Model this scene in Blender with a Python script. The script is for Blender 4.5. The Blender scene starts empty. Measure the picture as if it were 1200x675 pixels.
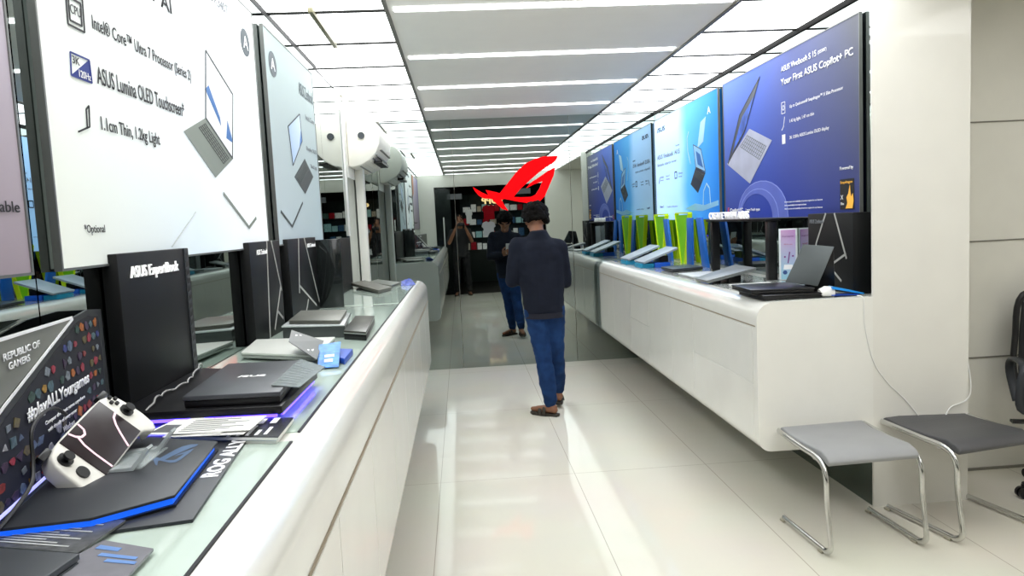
import bpy, bmesh, math, random
from mathutils import Vector, Matrix, noise
from mathutils.geometry import tessellate_polygon
S = bpy.context.scene
C = S.collection
R = math.radians
random.seed(7)
# ------------------------------------------------------------------ camera, world, exposure
cd = bpy.data.cameras.new('camera'); cam = bpy.data.objects.new('camera', cd); C.objects.link(cam)
rot = ((0.99641752, 0.05432915, -0.06481108), (-0.06933983, 0.08609695, -0.99387087), (-0.04841612, 0.99480433, 0.08955569))
m3 = Matrix(rot)
cam.matrix_world = Matrix.Translation((0, 0, 1.55)) @ m3.to_4x4()
cd.sensor_width = 36; cd.lens = 25.8; cd.clip_start = 0.01
S.camera = cam
S.view_settings.view_transform = 'Standard'; S.view_settings.look = 'None'
S.view_settings.gamma = 1; S.view_settings.use_curve_mapping = False
S.view_settings.exposure = 0.7
LUM = 3.0          # luminous ceiling panels
STRIP = 4.5
w = bpy.data.worlds.new('world'); S.world = w; w.use_nodes = True
w.node_tree.nodes['Background'].inputs[0].default_value = (0.02, 0.022, 0.025, 1)
w.node_tree.nodes['Background'].inputs[1].default_value = 1

# ------------------------------------------------------------------ materials
MC = {}
def srgb(c):
    return tuple(((v / 255) / 12.92 if v / 255 <= 0.04045 else ((v / 255 + 0.055) / 1.055) ** 2.4) for v in c)
def mat(name, col, rough=0.5, metal=0.0, var=0.03, scale=6.0, emit=0.0, trans=0.0, alpha=1.0, coat=0.0, spec=0.5, bump=0.0, bscale=80.0, ior=1.45, ecol=None):
    if name in MC: return MC[name]
    m = bpy.data.materials.new(name); m.use_nodes = True
    nt = m.node_tree; b = nt.nodes['Principled BSDF']
    c = srgb(col)
    tc = nt.nodes.new('ShaderNodeTexCoord'); nz = nt.nodes.new('ShaderNodeTexNoise'); nz.inputs['Scale'].default_value = scale
    nt.links.new(tc.outputs['Object'], nz.inputs['Vector'])
    if var > 0:
        rp = nt.nodes.new('ShaderNodeValToRGB')
        rp.color_ramp.elements[0].position = 0.3; rp.color_ramp.elements[1].position = 0.7
        rp.color_ramp.elements[0].color = tuple(v * (1 - var) for v in c) + (1,)
        rp.color_ramp.elements[1].color = tuple(min(1, v * (1 + var)) for v in c) + (1,)
        nt.links.new(nz.outputs['Fac'], rp.inputs['Fac']); nt.links.new(rp.outputs['Color'], b.inputs['Base Color'])
    else:
        b.inputs['Base Color'].default_value = c + (1,)
    b.inputs['Roughness'].default_value = rough; b.inputs['Metallic'].default_value = metal
    b.inputs['Specular IOR Level'].default_value = spec; b.inputs['IOR'].default_value = ior
    b.inputs['Coat Weight'].default_value = coat; b.inputs['Coat Roughness'].default_value = 0.05
    if trans: b.inputs['Transmission Weight'].default_value = trans
    if alpha < 1: b.inputs['Alpha'].default_value = alpha
    if emit:
        b.inputs['Emission Color'].default_value = (srgb(ecol) if ecol else c) + (1,); b.inputs['Emission Strength'].default_value = emit
    if bump:
        n2 = nt.nodes.new('ShaderNodeTexNoise'); n2.inputs['Scale'].default_value = bscale
        bp = nt.nodes.new('ShaderNodeBump'); bp.inputs['Strength'].default_value = bump; bp.inputs['Distance'].default_value = 0.004
        nt.links.new(tc.outputs['Object'], n2.inputs['Vector']); nt.links.new(n2.outputs['Fac'], bp.inputs['Height']); nt.links.new(bp.outputs['Normal'], b.inputs['Normal'])
    MC[name] = m
    return m
def gradmat(name, w_, h_, top, bot, rough=0.75, emit=0.0):
    """printed artwork: two horizontal colour ramps (top edge and bottom edge) mixed by height, in the panel's own X/Z"""
    m = bpy.data.materials.new(name); m.use_nodes = True
    nt = m.node_tree; b = nt.nodes['Principled BSDF']
    tc = nt.nodes.new('ShaderNodeTexCoord'); sp = nt.nodes.new('ShaderNodeSeparateXYZ'); nt.links.new(tc.outputs['Object'], sp.inputs[0])
    nz = nt.nodes.new('ShaderNodeTexNoise'); nz.inputs['Scale'].default_value = 2.2; nt.links.new(tc.outputs['Object'], nz.inputs['Vector'])
    def div(s, d, wob):
        a = nt.nodes.new('ShaderNodeMath'); a.operation = 'DIVIDE'; a.inputs[1].default_value = d; nt.links.new(sp.outputs[s], a.inputs[0])
        q = nt.nodes.new('ShaderNodeMath'); q.operation = 'MULTIPLY_ADD'; q.inputs[1].default_value = wob; nt.links.new(nz.outputs['Fac'], q.inputs[0]); nt.links.new(a.outputs[0], q.inputs[2])
        s2 = nt.nodes.new('ShaderNodeMath'); s2.operation = 'SUBTRACT'; s2.inputs[1].default_value = wob * 0.5; nt.links.new(q.outputs[0], s2.inputs[0])
        return s2
    u = div('X', w_, 0.12); v = div('Z', h_, 0.12)
    def ramp(stops):
        r = nt.nodes.new('ShaderNodeValToRGB'); e = r.color_ramp.elements
        while len(e) < len(stops): e.new(0.5)
        for i, (p, c) in enumerate(stops):
            e[i].position = p; e[i].color = srgb(c) + (1,)
        nt.links.new(u.outputs[0], r.inputs['Fac']); return r
    a = ramp(top); c = ramp(bot)
    mx = nt.nodes.new('ShaderNodeMix'); mx.data_type = 'RGBA'; nt.links.new(v.outputs[0], mx.inputs['Factor'])
    nt.links.new(c.outputs['Color'], mx.inputs['A']); nt.links.new(a.outputs['Color'], mx.inputs['B'])
    nt.links.new(mx.outputs['Result'], b.inputs['Base Color']); b.inputs['Roughness'].default_value = rough; b.inputs['Specular IOR Level'].default_value = 0.15
    if emit:
        nt.links.new(mx.outputs['Result'], b.inputs['Emission Color']); b.inputs['Emission Strength'].default_value = emit
    return m
cream = mat('cream laminate', (226, 224, 216), 0.35, var=0.015, coat=0.3)
counterw = mat('glossy cream counter', (235, 234, 227), 0.22, var=0.015, coat=0.5)
wallc = mat('cream wall paint', (222, 220, 211), 0.5, var=0.02, scale=2)
greyceil = mat('grey ceiling panel', (244, 242, 238), 0.6, var=0.01)
dark = mat('dark metal rail', (14, 13, 12), 0.6, 0.0, spec=0.15)
olive = mat('brushed brass rail', (120, 116, 92), 0.4, 0.5)
black = mat('black plastic', (16, 16, 18), 0.35)
blackm = mat('matt black board', (11, 12, 13), 0.5, var=0.1, spec=0.3)
charc = mat('charcoal metal', (52, 55, 60), 0.38, 0.2)
slate = mat('dark grey laptop shell', (70, 74, 78), 0.4, 0.3)
silver = mat('silver laptop shell', (176, 178, 174), 0.35, 0.4)
greysh = mat('grey laptop shell', (122, 122, 114), 0.4, 0.4)
white = mat('white plastic', (236, 236, 232), 0.35)
paper = mat('white paper', (232, 232, 226), 0.6)
ink = mat('black ink', (30, 30, 34), 0.6, var=0)
inkgrey = mat('grey ink', (120, 124, 130), 0.6, var=0)
whiteink = mat('white print', (245, 245, 248), 0.5, var=0)
letterw = mat('white acrylic letters', (245, 245, 245), 0.4, emit=0.25, var=0)
chrome = mat('chrome tube', (205, 205, 202), 0.12, 1.0, var=0.01)
greyseat = mat('grey vinyl', (150, 151, 152), 0.5, bump=0.1)
blackseat = mat('black vinyl', (76, 76, 78), 0.4, bump=0.15)
glasstop = mat('pale green back-painted glass', (196, 212, 200), 0.05, var=0.03, spec=0.6, coat=0.3)
acryl = mat('clear acrylic', (235, 245, 245), 0.05, trans=0.9, var=0, ior=1.2)
mirror = mat('tinted mirror', (164, 173, 170), 0.0, 1.0, var=0.0)
mirrord = mat('dark green mirror glass', (104, 114, 108), 0.05, 1.0, var=0.0)
lime = mat('lime acrylic', (196, 226, 20), 0.3, emit=0.12)
green = mat('green acrylic', (120, 200, 10), 0.3, emit=0.05)
blue = mat('bright blue board', (26, 104, 196), 0.4)
cyan = mat('cyan card', (30, 150, 190), 0.4)
teal = mat('teal card', (40, 140, 140), 0.4)
red = mat('lit red acrylic', (150, 0, 4), 0.5, emit=0.8, var=0, spec=0.1, ecol=(255, 0, 6))
ledblue = mat('blue violet led strip', (70, 50, 255), 0.3, emit=5.0, var=0)
lum = mat('luminous ceiling membrane', (252, 254, 255), 0.6, emit=LUM, var=0)
strip = mat('light strip diffuser', (253, 254, 255), 0.6, emit=STRIP, var=0)
skin = mat('brown skin', (140, 96, 72), 0.5, var=0.05)
hairm = mat('black curly hair', (13, 11, 10), 0.8, spec=0.15, bump=0.8, bscale=120)
navy = mat('navy jacket cloth', (25, 29, 41), 0.85, spec=0.2, var=0.12, bump=0.2, bscale=200)
denim = mat('blue denim', (28, 56, 100), 0.85, spec=0.2, var=0.3, scale=9, bump=0.3, bscale=300)
tee = mat('dark grey tee shirt cloth', (30, 30, 32), 0.85, bump=0.2)
trouser = mat('black trouser cloth', (16, 16, 18), 0.85)
sandal = mat('dark brown sandal rubber', (52, 46, 38), 0.6)

# ------------------------------------------------------------------ mesh helpers
def nb(): return bmesh.new()
def box(bm, a, b, M=None):
    vs = [Vector((x, y, z)) for z in (a[2], b[2]) for y in (a[1], b[1]) for x in (a[0], b[0])]
    if M: vs = [M @ v for v in vs]
    v = [bm.verts.new(p) for p in vs]
    for f in ((0, 2, 3, 1), (4, 5, 7, 6), (0, 1, 5, 4), (2, 6, 7, 3), (0, 4, 6, 2), (1, 3, 7, 5)): bm.faces.new([v[i] for i in f])
    return bm
def prism(bm, pts, z0, z1, M=None):
    """polygon in XY extruded from z0 to z1"""
    lo = [Vector((p[0], p[1], z0)) for p in pts]; hi = [Vector((p[0], p[1], z1)) for p in pts]
    if M: lo = [M @ v for v in lo]; hi = [M @ v for v in hi]
    a = [bm.verts.new(v) for v in lo]; b = [bm.verts.new(v) for v in hi]
    n = len(pts)
    bm.faces.new(a[::-1]); bm.faces.new(b)
    for i in range(n): bm.faces.new((a[i], a[(i + 1) % n], b[(i + 1) % n], b[i]))
    return bm
def plate(bm, pts, t):
    """3D quad/polygon thickened downwards along its normal by t"""
    P = [Vector(p) for p in pts]
    n = (P[1] - P[0]).cross(P[2] - P[0]).normalized()
    a = [bm.verts.new(p) for p in P]; b = [bm.verts.new(p - n * t) for p in P]
    k = len(P)
    bm.faces.new(a); bm.faces.new(b[::-1])
    for i in range(k): bm.faces.new((a[(i + 1) % k], a[i], b[i], b[(i + 1) % k]))
    return bm
def poly(bm, pts, y=0.0, t=0.0015):
    """flat artwork in the local XZ plane, front at y, thin sheet"""
    a = [bm.verts.new((p[0], y, p[1])) for p in pts]; b = [bm.verts.new((p[0], y + t, p[1])) for p in pts]
    k = len(pts)
    try:
        if k > 4:
            for tri in tessellate_polygon([[Vector((p[0], p[1], 0)) for p in pts]]):
                bm.faces.new([a[i] for i in tri]); bm.faces.new([b[i] for i in tri[::-1]])
        else: bm.faces.new(a); bm.faces.new(b[::-1])
        for i in range(k): bm.faces.new((a[(i + 1) % k], a[i], b[i], b[(i + 1) % k]))
    except ValueError: pass
    return bm
def line(bm, p, q, w_, y=0.0, t=0.0015):
    d = Vector((q[0] - p[0], q[1] - p[1])); n = Vector((-d.y, d.x)).normalized() * w_ / 2
    return poly(bm, [(p[0] + n.x, p[1] + n.y), (p[0] - n.x, p[1] - n.y), (q[0] - n.x, q[1] - n.y), (q[0] + n.x, q[1] + n.y)], y, t)
def tube(bm, pts, rad, n=12, side=None, cap=True):
    pts = [Vector(p) for p in pts]; k = len(pts)
    if not isinstance(rad, (list, tuple)): rad = [rad] * k
    rings = []; up = None
    for i, p in enumerate(pts):
        t = (pts[min(i + 1, k - 1)] - pts[max(i - 1, 0)])
        t = t.normalized() if t.length > 1e-9 else Vector((0, 0, 1))
        if side is not None:
            s = Vector(side); s = (s - t * s.dot(t)).normalized()
        else:
            if up is None:
                s = t.orthogonal().normalized()
            else: s = (up - t * up.dot(t)).normalized()
            up = s
        v = t.cross(s).normalized(); r = rad[i]; rx, ry = r if isinstance(r, tuple) else (r, r)
        rings.append([bm.verts.new(p + s * (rx * math.cos(a * 2 * math.pi / n)) + v * (ry * math.sin(a * 2 * math.pi / n))) for a in range(n)])
    for i in range(k - 1):
        for a in range(n): bm.faces.new((rings[i][a], rings[i][(a + 1) % n], rings[i + 1][(a + 1) % n], rings[i + 1][a]))
    if cap: bm.faces.new(rings[0][::-1]); bm.faces.new(rings[-1])
    return bm
def ball(bm, c, r, seg=12, M=None):
    r = r if isinstance(r, tuple) else (r, r, r)
    T = Matrix.Translation(c) @ (M.to_4x4() if M else Matrix()) @ Matrix.Diagonal((r[0], r[1], r[2], 1))
    bmesh.ops.create_uvsphere(bm, u_segments=seg, v_segments=max(6, seg * 2 // 3), radius=1, matrix=T); return bm
def smoothpath(pts, n=6):
    P = [Vector(p) for p in pts]; out = []
    for i in range(len(P) - 1):
        p0, p1, p2, p3 = P[max(i - 1, 0)], P[i], P[i + 1], P[min(i + 2, len(P) - 1)]
        for j in range(n):
            t = j / n
            out.append(0.5 * ((2 * p1) + (p2 - p0) * t + (2 * p0 - 5 * p1 + 4 * p2 - p3) * t * t + (3 * p1 - p0 - 3 * p2 + p3) * t ** 3))
    out.append(P[-1]); return out
def mesh_of(name, bm, m):
    bmesh.ops.recalc_face_normals(bm, faces=bm.faces)
    me = bpy.data.meshes.new(name); bm.to_mesh(me); bm.free()
    for mm in (m if isinstance(m, (list, tuple)) else [m]): me.materials.append(mm)
    return me
def shade(me, ang=40):
    me.polygons.foreach_set('use_smooth', [True] * len(me.polygons))
    try: me.set_sharp_from_angle(angle=R(ang))
    except Exception: pass
def bake(o, mods):
    """apply modifiers through the evaluated mesh"""
    for ty, kw in mods:
        md = o.modifiers.new('m', ty)
        for k, v in kw.items(): setattr(md, k, v)
    dg = bpy.context.evaluated_depsgraph_get(); dg.update()
    me = bpy.data.meshes.new_from_object(o.evaluated_get(dg)); old = o.data
    o.modifiers.clear(); o.data = me
    return o
def obj(name, bm, m, parent=None, world=False, smooth=False, bev=0.0, seg=2, ang=40, mods=None):
    me = mesh_of(name, bm, m) if isinstance(bm, bmesh.types.BMesh) else bm
    if parent is not None and world:
        T = parent['_m'] if False else MAT[parent.name]
        me.transform(T.inverted())
    o = bpy.data.objects.new(name, me); C.objects.link(o)
    if bev: bake(o, [('BEVEL', dict(width=bev, segments=seg, limit_method='ANGLE', angle_limit=R(35)))])
    if mods: bake(o, mods)
    if smooth or bev: shade(o.data, ang)
    if parent is not None: o.parent = parent
    return o
MAT = {}
def thing(name, label, cat, loc=(0, 0, 0), rz=0.0, group=None):
    o = bpy.data.objects.new(name, None); C.objects.link(o); o.empty_display_size = 0.05
    o.location = loc; o.rotation_euler = (0, 0, rz); o['label'] = label; o['category'] = cat
    if group: o['group'] = group
    MAT[o.name] = Matrix.Translation(loc) @ Matrix.Rotation(rz, 4, 'Z')
    return o
def tag(o, label, cat, group=None):
    o['label'] = label; o['category'] = cat
    if group: o['group'] = group
    return o
def rebase(o):
    """put a one-mesh thing's origin at its base"""
    vs = o.data.vertices; c = Vector((sum(v.co.x for v in vs) / len(vs), sum(v.co.y for v in vs) / len(vs), min(v.co.z for v in vs)))
    o.data.transform(Matrix.Translation(-c)); o.location = c; return o
def struct(name, bm, m, **k):
    o = obj(name, bm, m, **k); o['kind'] = 'structure'; return o
def text(name, s, u, v, wd, ht, m, parent, y=-0.003, t=0.0008, M=None, bold=0.0, shear=0.0):
    """lettering fitted into a wd x ht box with its lower left at (u, v) of the parent's XZ plane"""
    cu = bpy.data.curves.new('t', 'FONT'); cu.body = s; cu.size = 1; cu.extrude = 0.0; cu.offset = bold; cu.resolution_u = 3; cu.shear = shear
    to = bpy.data.objects.new('t', cu); C.objects.link(to)
    dg = bpy.context.evaluated_depsgraph_get(); me = bpy.data.meshes.new_from_object(to.evaluated_get(dg))
    bpy.data.objects.remove(to)
    xs = [q.co.x for q in me.vertices]; ys = [q.co.y for q in me.vertices]
    x0, x1, y0, y1 = min(xs), max(xs), min(ys), max(ys)
    for q in me.vertices:
        q.co = Vector((u + (q.co.x - x0) / (x1 - x0) * wd, y, v + (q.co.y - y0) / (y1 - y0) * ht))
    if t > 0:
        bm = bmesh.new(); bm.from_mesh(me)
        r = bmesh.ops.extrude_face_region(bm, geom=bm.faces[:]); bmesh.ops.translate(bm, verts=[e for e in r['geom'] if isinstance(e, bmesh.types.BMVert)], vec=(0, t, 0))
        bmesh.ops.recalc_face_normals(bm, faces=bm.faces); bm.to_mesh(me); bm.free()
    if M: me.transform(M)
    me.materials.clear(); me.materials.append(m)
    o = bpy.data.objects.new(name, me); C.objects.link(o); o.parent = parent
    return o
def dup(root, loc=None, rz=None, label=None, delta=None):
    r = root.copy(); C.objects.link(r)
    if loc is not None: r.location = loc
    if delta is not None: r.location = Vector(root.location) + Vector(delta)
    if rz is not None: r.rotation_euler = (0, 0, rz)
    if label: r['label'] = label
    for ch in list(root.children):
        c = ch.copy(); C.objects.link(c); c.parent = r
        for g in list(ch.children):
            d = g.copy(); C.objects.link(d); d.parent = c
    return r

# ------------------------------------------------------------------ room shell
YB, YM = -0.6, 7.86          # entrance wall, far mirror
XL, XR = -0.905, 2.13         # left and right mirror planes
HC = 2.65
tile = bpy.data.materials.new('polished cream floor tile'); tile.use_nodes = True
nt = tile.node_tree; b = nt.nodes['Principled BSDF']; tc = nt.nodes.new('ShaderNodeTexCoord')
mp = nt.nodes.new('ShaderNodeMapping'); mp.inputs['Location'].default_value = (0.205, -4.34 + 1.63 * 4, 0); nt.links.new(tc.outputs['Object'], mp.inputs['Vector'])
bk = nt.nodes.new('ShaderNodeTexBrick'); bk.offset = 0; bk.squash = 1
for k, v in (('Scale', 1.0), ('Mortar Size', 0.0022), ('Mortar Smooth', 0.1), ('Brick Width', 0.8165), ('Row Height', 1.63), ('Bias', 0.0)): bk.inputs[k].default_value = v
bk.inputs['Color1'].default_value = srgb((222, 218, 205)) + (1,); bk.inputs['Color2'].default_value = srgb((219, 215, 202)) + (1,); bk.inputs['Mortar'].default_value = srgb((178, 170, 154)) + (1,)
nt.links.new(mp.outputs['Vector'], bk.inputs['Vector'])
nz = nt.nodes.new('ShaderNodeTexNoise'); nz.inputs['Scale'].default_value = 1.4; nz.inputs['Detail'].default_value = 4; nt.links.new(tc.outputs['Object'], nz.inputs['Vector'])
mx = nt.nodes.new('ShaderNodeMix'); mx.data_type = 'RGBA'; mx.blend_type = 'MULTIPLY'; mx.inputs['Factor'].default_value = 0.12
nt.links.new(bk.outputs['Color'], mx.inputs['A']); nt.links.new(nz.outputs['Color'], mx.inputs['B']); nt.links.new(mx.outputs['Result'], b.inputs['Base Color'])
b.inputs['Roughness'].default_value = 0.06; b.inputs['Specular IOR Level'].default_value = 0.2
struct('floor', box(nb(), (-1.1, YB, -0.1), (4.4, YM + 0.1, 0)), tile)
struct('ceiling', box(nb(), (-0.31, YB, HC), (1.515, YM + 0.1, HC + 0.1)), greyceil)
struct('ceiling_front', box(nb(), (2.17, YB, HC), (4.4, 4.0, HC + 0.1)), wallc)
struct('ceiling_frame_left', box(nb(), (-1.1, YB, HC + 0.02), (-0.31, YM + 0.1, HC + 0.1)), dark)
struct('ceiling_frame_right', box(nb(), (1.515, YB, HC + 0.02), (2.17, YM + 0.1, HC + 0.1)), dark)
struct('trim_1', box(nb(), (-0.325, YB, HC - 0.012), (-0.305, YM, HC)), mat('grey trim', (110, 108, 104), 0.5))
struct('trim_2', box(nb(), (1.508, YB, HC - 0.012), (1.528, YM, HC)), mat('grey trim', (110, 108, 104), 0.5))
struct('wall_left', box(nb(), (-1.1, YB, 0), (-0.96, YM + 0.1, HC + 0.02)), wallc)
struct('wall_right', box(nb(), (2.17, 3.93, 0), (2.32, YM + 0.1, HC + 0.02)), wallc)
struct('wall_far', box(nb(), (-1.1, YM + 0.02, 0), (2.32, YM + 0.14, HC + 0.02)), wallc)
bm = nb(); box(bm, (-1.1, YB - 0.12, 0), (-0.55, YB, HC + 0.02)); box(bm, (1.9, YB - 0.12, 0), (4.4, YB, HC + 0.02)); box(bm, (-0.55, YB - 0.12, 2.38), (1.9, YB, HC + 0.02))
struct('wall_entrance', bm, wallc)
struct('wall_recess', box(nb(), (2.32, 3.93, 0), (4.4, 4.03, HC + 0.02)), mat('recess panel laminate', (216, 214, 204), 0.45, var=0.02))
struct('wall_office', box(nb(), (4.3, YB, 0), (4.4, 3.93, HC + 0.02)), wallc)
bm = nb()
for z in (0.652, 1.312, 1.97): box(bm, (2.545, 3.924, z), (4.3, 3.93, z + 0.007))
struct('trim_3', bm, mat('panel joint', (120, 116, 106), 0.6))
struct('trim_4', box(nb(), (2.545, 3.915, 0), (4.3, 3.93, 0.012)), mat('panel joint', (120, 116, 106), 0.6))
o = struct('wall_pillar', box(box(nb(), (2.04, 3.53, 0), (2.545, 3.542, HC)), (2.17, 3.543, 0), (2.545, 3.92, HC)), cream)

# mirror panels
def mpanel(a, b, label):
    o = rebase(obj('mirror_panel', box(nb(), a, b), mirror)); tag(o, label, 'mirror'); return o
g = 0.0025
mpanel((XL, YM, 0.0), (-0.05 - g, YM + 0.012, HC), 'narrow tinted floor to ceiling mirror panel on the far wall, left of the man')
mpanel((-0.05 + g, YM, 0.0), (1.194 - g, YM + 0.012, HC), 'wide tinted mirror panel on the far wall behind the red emblem and the man')
mpanel((1.194 + g, YM, 0.0), (XR, YM + 0.012, HC), 'tinted mirror panel on the far wall at the end of the right counter')
for y0, y1, lb in ((YB + 0.01, 1.62, 'left wall mirror behind the mauve banner at the frame edge'), (1.62, 3.5, 'left wall mirror behind the large white laptop banner'), (3.5, 5.09, 'left wall mirror behind the narrower pale grey laptop banner'), (5.09, YM - 0.005, 'left wall mirror behind the white pipe and air conditioner')):
    mpanel((XL - 0.012, y0 + g, 0.0), (XL, y1 - g, HC - 0.037), lb)
for y0, y1, lb in ((3.545, 5.78, 'right wall mirror behind the purple blue laptop banner'), (5.78, YM - 0.005, 'right wall mirror behind the white and sky blue banner')):
    mpanel((XR, y0 + g, 0.0), (XR + 0.012, y1 - g, HC - 0.037), lb)
# rails
def rail(a, b, m, label):
    o = rebase(obj('ceiling_rail', box(nb(), a, b), m, bev=0.003)); tag(o, label, 'rail')
rail((2.120, 3.56, HC - 0.035), (2.150, YM, HC), dark, 'long black rail on the ceiling along the right wall mirror')
rail((-0.945, YB, HC - 0.035), (-0.905, 5.09, HC), dark, 'black ceiling rail above the two white banners on the left')
rail((-0.695, 3.78, HC - 0.025), (-0.67, 4.52, HC), olive, 'short olive ceiling rail among the light panels left of the grey ceiling')
rail((-0.94, 6.2, HC - 0.025), (-0.905, 7.4, HC), olive, 'thin olive rail on the ceiling just above the air conditioner')

# luminous panels
def lumrow(x0, x1, first, side):
    src = None; k = 0; y = 3.863 - 0.655 * 6 - 0.655; n = 0
    while y < YM:
        a, b2 = max(y, YB), min(y + 0.655, YM)
        if b2 - a > 0.05:
            full = (b2 - a) > 0.65
            cy = (a + b2) / 2
            if full and src is not None:
                o = src.copy(); C.objects.link(o); o.location = ((x0 + x1) / 2, cy, HC)
            else:
                o = obj('ceiling_light_panel', box(nb(), (-(x1 - x0) / 2 + 0.004, -(b2 - a) / 2 + 0.0155, 0), ((x1 - x0) / 2 - 0.004, (b2 - a) / 2 - 0.0155, 0.02)), lum)
                o.location = ((x0 + x1) / 2, cy, HC)
                if full: src = o
            n += 1
            tag(o, f'glowing white ceiling panel in the {side} row, {ORD[n]} from the entrance', 'ceiling light', f'luminous panels along the {side} side of the ceiling')
        y += 0.655
ORD = ['', 'first', 'second', 'third', 'fourth', 'fifth', 'sixth', 'seventh', 'eighth', 'ninth', 'tenth', 'eleventh', 'twelfth', 'thirteenth', 'fourteenth', 'fifteenth']
def dividers(name, x0, x1):
    bm = nb(); y = 3.863 - 0.655 * 6
    while y < YM: box(bm, (x0, y - 0.015, HC - 0.006), (x1, y + 0.015, HC + 0.019)); y += 0.655
    struct(name, bm, mat('dark divider', (46, 46, 44), 0.7, spec=0.2))
dividers('trim_5', -0.93, -0.326); dividers('trim_6', 1.529, 2.148)
lumrow(-0.93, -0.325, 0, 'left'); lumrow(1.528, 2.148, 0, 'right')
src = None
for i in range(8):
    y = -0.47 + 1.08 * i
    if src is None:
        src = o = obj('light_strip', box(nb(), (-0.88, -0.034, -0.007), (0.88, 0.034, 0.002)), strip, bev=0.002)
    else: o = src.copy(); C.objects.link(o)
    o.location = (0.602, y, HC)
    tag(o, f'white linear light strip across the grey ceiling, {ORD[8 - i]} from the far mirror', 'light strip', 'linear light strips across the grey ceiling')
# two unseen square fill lights, added to brighten the recess behind the stools
for i, (x, y) in enumerate(((3.2, 2.6), (3.2, 0.8))):
    o = obj('recess_fill_light', box(nb(), (-0.3, -0.3, -0.01), (0.3, 0.3, 0.0)), mat('recess fill light glow', (253, 253, 252), 0.6, emit=4.5, var=0), bev=0.004); o.location = (x, y, HC)
    tag(o, ('unseen square fill light added on the ceiling nearer to the stools', 'unseen square fill light added on the ceiling nearer to the entrance')[i], 'ceiling light')

# ------------------------------------------------------------------ counters
def counter_profile(front, back, z0=0.33, z1=1.09, s=1, r=0.085, rb=0.065):
    """(x, z) outline; s=+1 when the front faces -x (right counter)"""
    pts = [(back, z1)]
    for i in range(9):
        a = math.pi / 2 * i / 8; pts.append((front + s * (r - r * math.sin(a)), z1 - r + r * math.cos(a)))
    for i in range(7):
        a = math.pi / 2 * i / 6; pts.append((front + s * (rb - rb * math.cos(a)), z0 + rb - rb * math.sin(a)))
    pts.append((back, z0)); return pts
def yprism(bm, pts, y0, y1):
    a = [bm.verts.new((p[0], y0, p[1])) for p in pts]; b2 = [bm.verts.new((p[0], y1, p[1])) for p in pts]; n = len(pts)
    bm.faces.new(a); bm.faces.new(b2[::-1])
    for i in range(n): bm.faces.new((a[(i + 1) % n], a[i], b2[i], b2[(i + 1) % n]))
    return bm
# left
lc = thing('display_counter', 'long glossy cream display counter with rounded front edge on the left side', 'counter', (-0.6, 2.9, 0))
obj('body', yprism(nb(), counter_profile(-0.318, XL + 0.003, s=-1), YB + 0.02, 6.3), counterw, lc, world=True, smooth=True, ang=30)
obj('plinth', box(nb(), (XL + 0.003, YB + 0.02, 0), (-0.62, 6.28, 0.33)), mirrord, lc, world=True)
bm = nb(); box(bm, (-0.3185, YB + 0.02, 0.905), (-0.3155, 6.29, 0.915)); obj('edge_seam', bm, mat('beige joint', (150, 138, 118), 0.6), lc, world=True)
ys = [0.55, 1.1, 1.66, 2.27, 2.95, 3.6, 4.25, 4.9, 5.6, 6.24]
for a, b2 in zip(ys[:-1], ys[1:]):
    obj('door', box(nb(), (-0.3185, a + 0.0025, 0.40), (-0.3155, b2 - 0.0025, 0.9)), counterw, lc, world=True)
for i, (a, b2) in enumerate(((YB + 0.03, 1.615), (1.69, 4.45), (4.49, 6.24))):
    gs = obj('glass_sheet', box(nb(), (-0.900, a, 1.0885), (-0.402, b2, 1.0925)), glasstop, lc, world=True); gs['label'] = ('near pale glass sheet', 'middle pale glass sheet', 'far pale glass sheet')[i]
    bm = nb(); box(bm, (-0.402, a, 1.0885), (-0.396, b2, 1.0928))
    me = mesh_of('black_edge', bm, ink); me.transform(MAT[lc.name].inverted()); obj('black_edge', me, ink, gs)
me = mesh_of('round_stud', tube(nb(), [(-0.529, 1.357, 1.0925), (-0.529, 1.357, 1.0935)], 0.006, 16), greysh); me.transform(MAT[lc.name].inverted()); obj('round_stud', me, greysh, lc)
# right
rc = thing('display_counter', 'floating glossy cream display counter with rounded end along the right wall', 'counter', (1.8, 5.6, 0))
obj('body', yprism(nb(), counter_profile(1.44, 2.04, s=1), 3.53, 7.70), counterw, rc, world=True, smooth=True, ang=30)
obj('back_ledge', box(nb(), (2.041, 3.605, 0.4), (XR - 0.002, 7.70, 1.09)), counterw, rc, world=True)
obj('plinth', box(nb(), (2.042, 3.55, 0), (2.1, YM - 0.003, 0.36)), mirrord, rc, world=True)
obj('edge_seam', box(nb(), (1.4375, 3.55, 0.968), (1.4405, 7.69, 0.974)), mat('beige joint', (150, 138, 118), 0.6), rc, world=True)
obj('end_band', yprism(nb(), counter_profile(1.441, 2.125, s=1), 7.70, YM - 0.003), mat('grey green laminate', (92, 104, 100), 0.3), rc, world=True, smooth=True, ang=30)
ys = [3.58, 4.545, 5.03, 5.66, 6.3, 7.0, 7.66]
for i, (a, b2) in enumerate(zip(ys[:-1], ys[1:])):
    if i in (0, 3):
        for z0, z1 in ((0.40, 0.672), (0.68, 0.955)): obj('drawer', box(nb(), (1.4375, a + 0.0025, z0), (1.443, b2 - 0.0025, z1)), counterw, rc, world=True)
    else: obj('door', box(nb(), (1.4375, a + 0.0025, 0.40), (1.443, b2 - 0.0025, 0.96)), counterw, rc, world=True)
obj('glass_sheet', box(nb(), (1.56, 3.56, 1.0885), (2.03, 7.66, 1.0925)), mat('grey glass', (170, 174, 170), 0.06, spec=0.6, coat=0.2), rc, world=True)

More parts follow.
